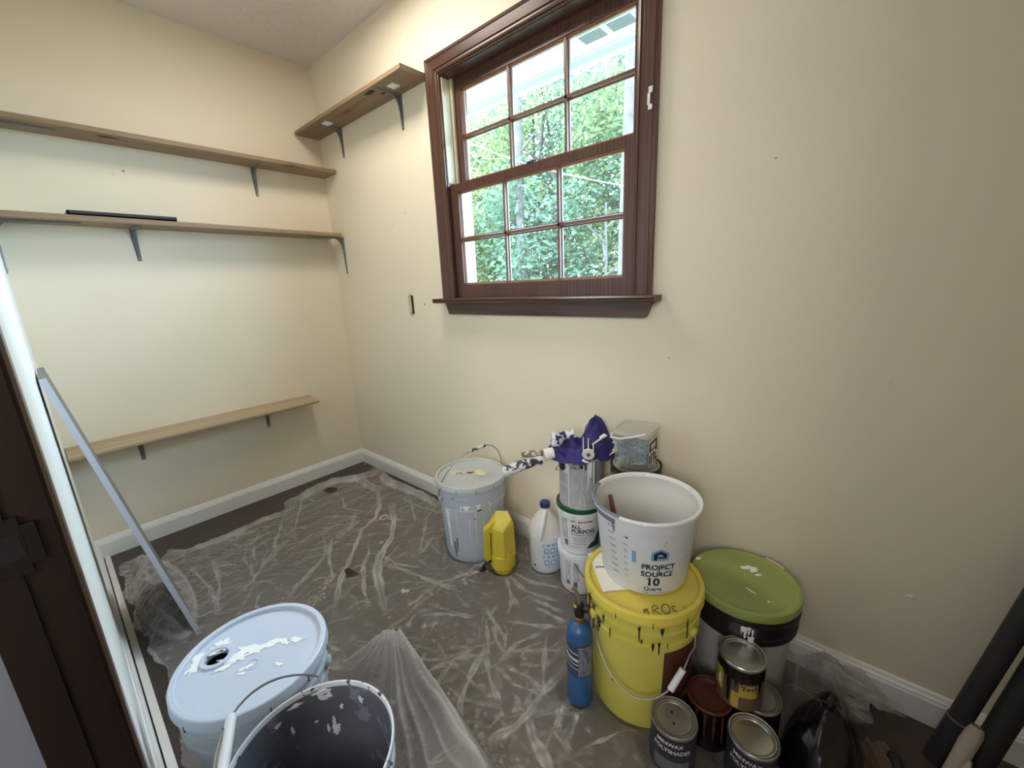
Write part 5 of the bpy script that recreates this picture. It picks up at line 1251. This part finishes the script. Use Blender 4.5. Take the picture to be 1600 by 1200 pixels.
chip(1.344, -.578, .007, M['black'], 'black splinter lying on a white scrap', 'splinter', 3, -.9, .014)
chip(1.352, -.590, .013, M['paper'], 'white scrap under the black splinter', 'scrap', 1.6, .4, .008, .2)
mb = MB(); mb.tube([(.823+.020*math.cos(2*PI*i/24), -.351+.020*math.sin(2*PI*i/24), .022) for i in range(24)], .004, 8, closed=True)
tag(mb.build('ring', M['creampaint'], smooth=60), 'pale plastic ring lying on the sheet', 'ring')
mb = MB(); r = random.Random(9)
for i in range(90):
    t_ = r.random(); c = Vector((1.03+.10*t_+r.gauss(0, .010), -.735-.10*t_+r.gauss(0, .012), .018)); s = r.uniform(.002, .0075)
    v = [c+Vector((r.uniform(-1, 1), r.uniform(-1, 1), r.uniform(-.4, .8)))*s for _ in range(4)]
    mb.add(v, [(0, 1, 2), (0, 2, 3), (0, 3, 1), (1, 3, 2)])
tag(mb.build('crumbs', M['creampaint'], smooth=0, weld=False), 'scattered cream plaster crumbs on the sheet behind the big lidded bucket', 'crumbs', kind='stuff')
mb = MB()
for i in range(240):
    c = Vector((r.uniform(.35, 2.4), r.uniform(-1.0, -.15), .017))
    if any(math.hypot(c.x-a, c.y-b) < q+.04 for a, b, q in FEET): continue
    s = r.uniform(.0008, .0026)
    v = [c+Vector((r.uniform(-1, 1), r.uniform(-1, 1), r.uniform(-.4, .6)))*s for _ in range(4)]; mb.add(v, [(0, 1, 2), (0, 2, 3), (0, 3, 1), (1, 3, 2)])
tag(mb.build('flecks', M['creampaint'], smooth=0, weld=False), 'tiny pale flecks scattered over the plastic sheet', 'flecks', kind='stuff')
chip(.07, -.035, .006, M['paper'], 'white fleck on the dark floor in the room corner', 'chip', 1.3, .3, .003)

# ------------------------------------------------------------------ outside the window
mb = MB(); mb.box((-40, .16, -.45), (25, 45, -.35)); o = mb.build('lawn', M['lawn'], smooth=0); tag(o, 'dry green lawn outside the window', 'lawn', kind='structure')

sf = thing('eave', 'white eave with slotted vents over the window outside', 'eave', (1.6, .4, 2.2)); sf['kind'] = 'structure'; b0 = sf.location.copy()
mb = MB(); mb.box((-1.5, .14, 2.200), (4.2, .585, 2.225)); ch(mb.build('soffit', M['soffit'], sf, smooth=0), b0)
mb = MB(); mb.box((-1.5, .585, 2.196), (4.2, .605, 2.40)); mb.box((-1.5, .605, 2.168), (4.2, .640, 2.40)); ch(mb.build('fascia', M['soffit'], sf, smooth=0), b0)
mb = MB(); mb.box((-1.5, .14, 2.40), (4.2, .70, 2.44)); ch(mb.build('deck', M['mortar'], sf, smooth=0), b0)
for i in range(5):
    x0 = 1.255+.133*i
    if i < 2: continue
    mb = MB(); mb.box((x0, .435, 2.192), (x0+.118, .520, 2.2)); v_ = mb.build('vent', M['soffit'], sf, smooth=0); ch(v_, b0)
    for k in range(7):
        mb = MB(); mb.box((x0+.006, .442+.0105*k, 2.1905), (x0+.112, .4465+.0105*k, 2.1925)); s_ = mb.build('slot', M['ventdark'], v_, smooth=0)
wg = thing('brick_wing', 'white painted brick corner of the house just outside the window at left', 'brick wall', (.70, .14, -.35)); wg['kind'] = 'structure'; b0 = wg.location.copy()
mb = MB(); mb.box((.45, .15, -.35), (.695, .515, 2.2)); ch(mb.build('mortar', M['mortar'], wg, smooth=0), b0)
brick_me = None
for row in range(33):
    z = -.345+.077*row
    off = 0 if row % 2 else -.10
    for k in range(3):
        y0 = .155+off+.212*k; y1 = min(y0+.200, .520); y0 = max(y0, .155)
        if y1-y0 < .03: continue
        mb = MB(); j = rnd.uniform(-.002, .002); mb.box((.66, y0, z), (.703+j, y1, z+.066)); ch(mb.build('brick', M['brickwhite'], wg, smooth=0), b0)
mb = MB(); mb.box((.697, .522, -.35), (.712, .545, 2.05)); ch(mb.build('corner_strip', mat('dark grey strip', (92, 90, 92), .6), wg, smooth=0), b0)  # dark grey strip along the outer end of the bricks
def foliage(n, centers, size, r):
    mb_v = []; mb_f = []
    for i in range(n):
        c, rad = centers[r.randrange(len(centers))]
        d = Vector((r.gauss(0, 1), r.gauss(0, 1), r.gauss(0, 1))).normalized()*rad*(r.random()**.45)
        p = c+d; s = size*r.uniform(.6, 1.3)
        u = Vector((r.gauss(0, 1), r.gauss(0, 1), r.gauss(0, .6))).normalized(); w_ = u.cross(Vector((r.gauss(0, 1), r.gauss(0, 1), r.gauss(0, 1)))).normalized()
        k = len(mb_v); mb_v += [p-u*s, p+w_*s*.45, p+u*s, p-w_*s*.45]; mb_f.append((k, k+1, k+2, k+3))
    return mb_v, mb_f
def tree(x, y, h, n, leaf, label, trunk_r=.14, size=.13, low=.25, seed=0, cat='tree', group='trees beyond the window'):
    r = random.Random(seed); t = thing('tree', label, cat, (x, y, -.35), group)
    mb = MB(); P = [Vector((0, 0, 0))]; 
    for i in range(1, 8): P.append(Vector((r.uniform(-.06, .06)*i, r.uniform(-.06, .06)*i, h*.9*i/7)))
    mb.tube(P, [trunk_r*(1-.1*i) for i in range(8)], 9); mb.build('trunk', M['bark'], t)
    mb = MB(); cs_ = []
    for i in range(16):
        z = h*(low+(1-low)*((i+.5)/16)**.9); a = i*2.4+r.random(); wd = h*.20*math.sin(PI*min(1, .2+.8*(1-(z/h-low)/(1-low))))+.25
        q = Vector((wd*math.cos(a), wd*math.sin(a), z)); cs_.append((q, h*.10+.25))
        c0 = Vector((0, 0, z*.86)); mb.tube([c0, c0.lerp(q, .5)+Vector((0, 0, .08)), q], [.035, .022, .01], 5)
    mb.build('branches', M['bark'], t)
    v, f = foliage(n, cs_, size, r)
    o = pydata('foliage', v, f, leaf, t, smooth=0); o['kind'] = 'stuff'
    return t
KIND = ['broad leafy green tree standing in the wood beyond the window', 'blue green tree standing in the wood beyond the window', 'yellowing tree standing in the wood beyond the window']
spots = [(-1.4, 8.2, 6.0, 0), (-2.9, 9.2, 6.8, 1), (-4.3, 8.4, 6.2, 0), (-5.8, 9.6, 7.0, 1), (-7.0, 8.6, 6.2, 2), (-8.6, 9.8, 7.0, 0), (-10.2, 8.8, 6.0, 1), (-2.0, 12.0, 7.6, 2), (-4.2, 12.6, 8.0, 1), (-6.6, 12.4, 7.8, 0), (-9.2, 12.8, 8.0, 1), (-12.0, 12.0, 7.4, 0), (.4, 9.0, 6.2, 0), (-3.4, 6.6, 3.6, 1), (-6.0, 6.6, 3.4, 0)]
for i, (x, y, h_, k) in enumerate(spots): tree(x, y, h_, 11000 if h_ > 4 else 6000, LEAF[k], KIND[k], .13 if h_ > 4 else .06, .068, .10 if h_ < 7.5 else .2, 50+i)
def bare_trunk(x, y, h, r0, label, lean=0):
    t = thing('bare_tree', label, 'tree', (x, y, -.35)); mb = MB()
    mb.tube([(lean*i/6, .02*math.sin(i*2), h*i/6) for i in range(7)], [r0*(1-.06*i) for i in range(7)], 12); mb.build('trunk', M['bark'], t)
    mb = MB()
    for i in range(4): z = h*(.55+.1*i); a = i*2.2; mb.tube([(lean*z/h, 0, z), (lean*z/h+.5*math.cos(a), .5*math.sin(a), z+.35)], [.03, .012], 6)
    mb.build('branches', M['bark'], t)
bare_trunk(-3.40, 6.0, 7.5, .11, 'straight pine trunk framed by the middle column of window panes')
bare_trunk(-.62, 5.2, 7.0, .10, 'pale trunk behind the right column of window panes', .12)
bare_trunk(-1.35, 6.0, 2.9, .03, 'thin bare stem behind the lower right panes')
for i, (x, y) in enumerate(((-.9, 5.6), (-1.7, 6.2), (-2.6, 5.8), (-4.4, 5.6), (-5.6, 5.4))):
    r = random.Random(400+i); t = thing('shrub', 'pale yellow green shrub at the edge of the lawn outside', 'shrub', (x, y, -.35), 'shrubs outside the window')
    mb = MB(); cs_ = []
    for k in range(7):
        a = k*.9; q = Vector((.35*math.cos(a), .35*math.sin(a), .45+.45*r.random())); cs_.append((q, .32)); mb.tube([(0, 0, 0), q*.6, q], [.02, .014, .006], 5)
    mb.build('stems', M['bark'], t); v, f = foliage(2500, cs_, .05, r); o = pydata('foliage', v, f, LEAF[3], t, smooth=0); o['kind'] = 'stuff'
mb = MB(); mb.tube([Vector((-6.5, 6.5, 5.2)).lerp(Vector((1.2, 4.4, 2.0)), i/20)-Vector((0, 0, .25*math.sin(PI*i/20))) for i in range(21)], .012, 6)
tag(mb.build('utility_wire', mat('grey cable', (70, 70, 70), .6), smooth=60), 'grey overhead wire sloping past the upper window panes', 'wire')
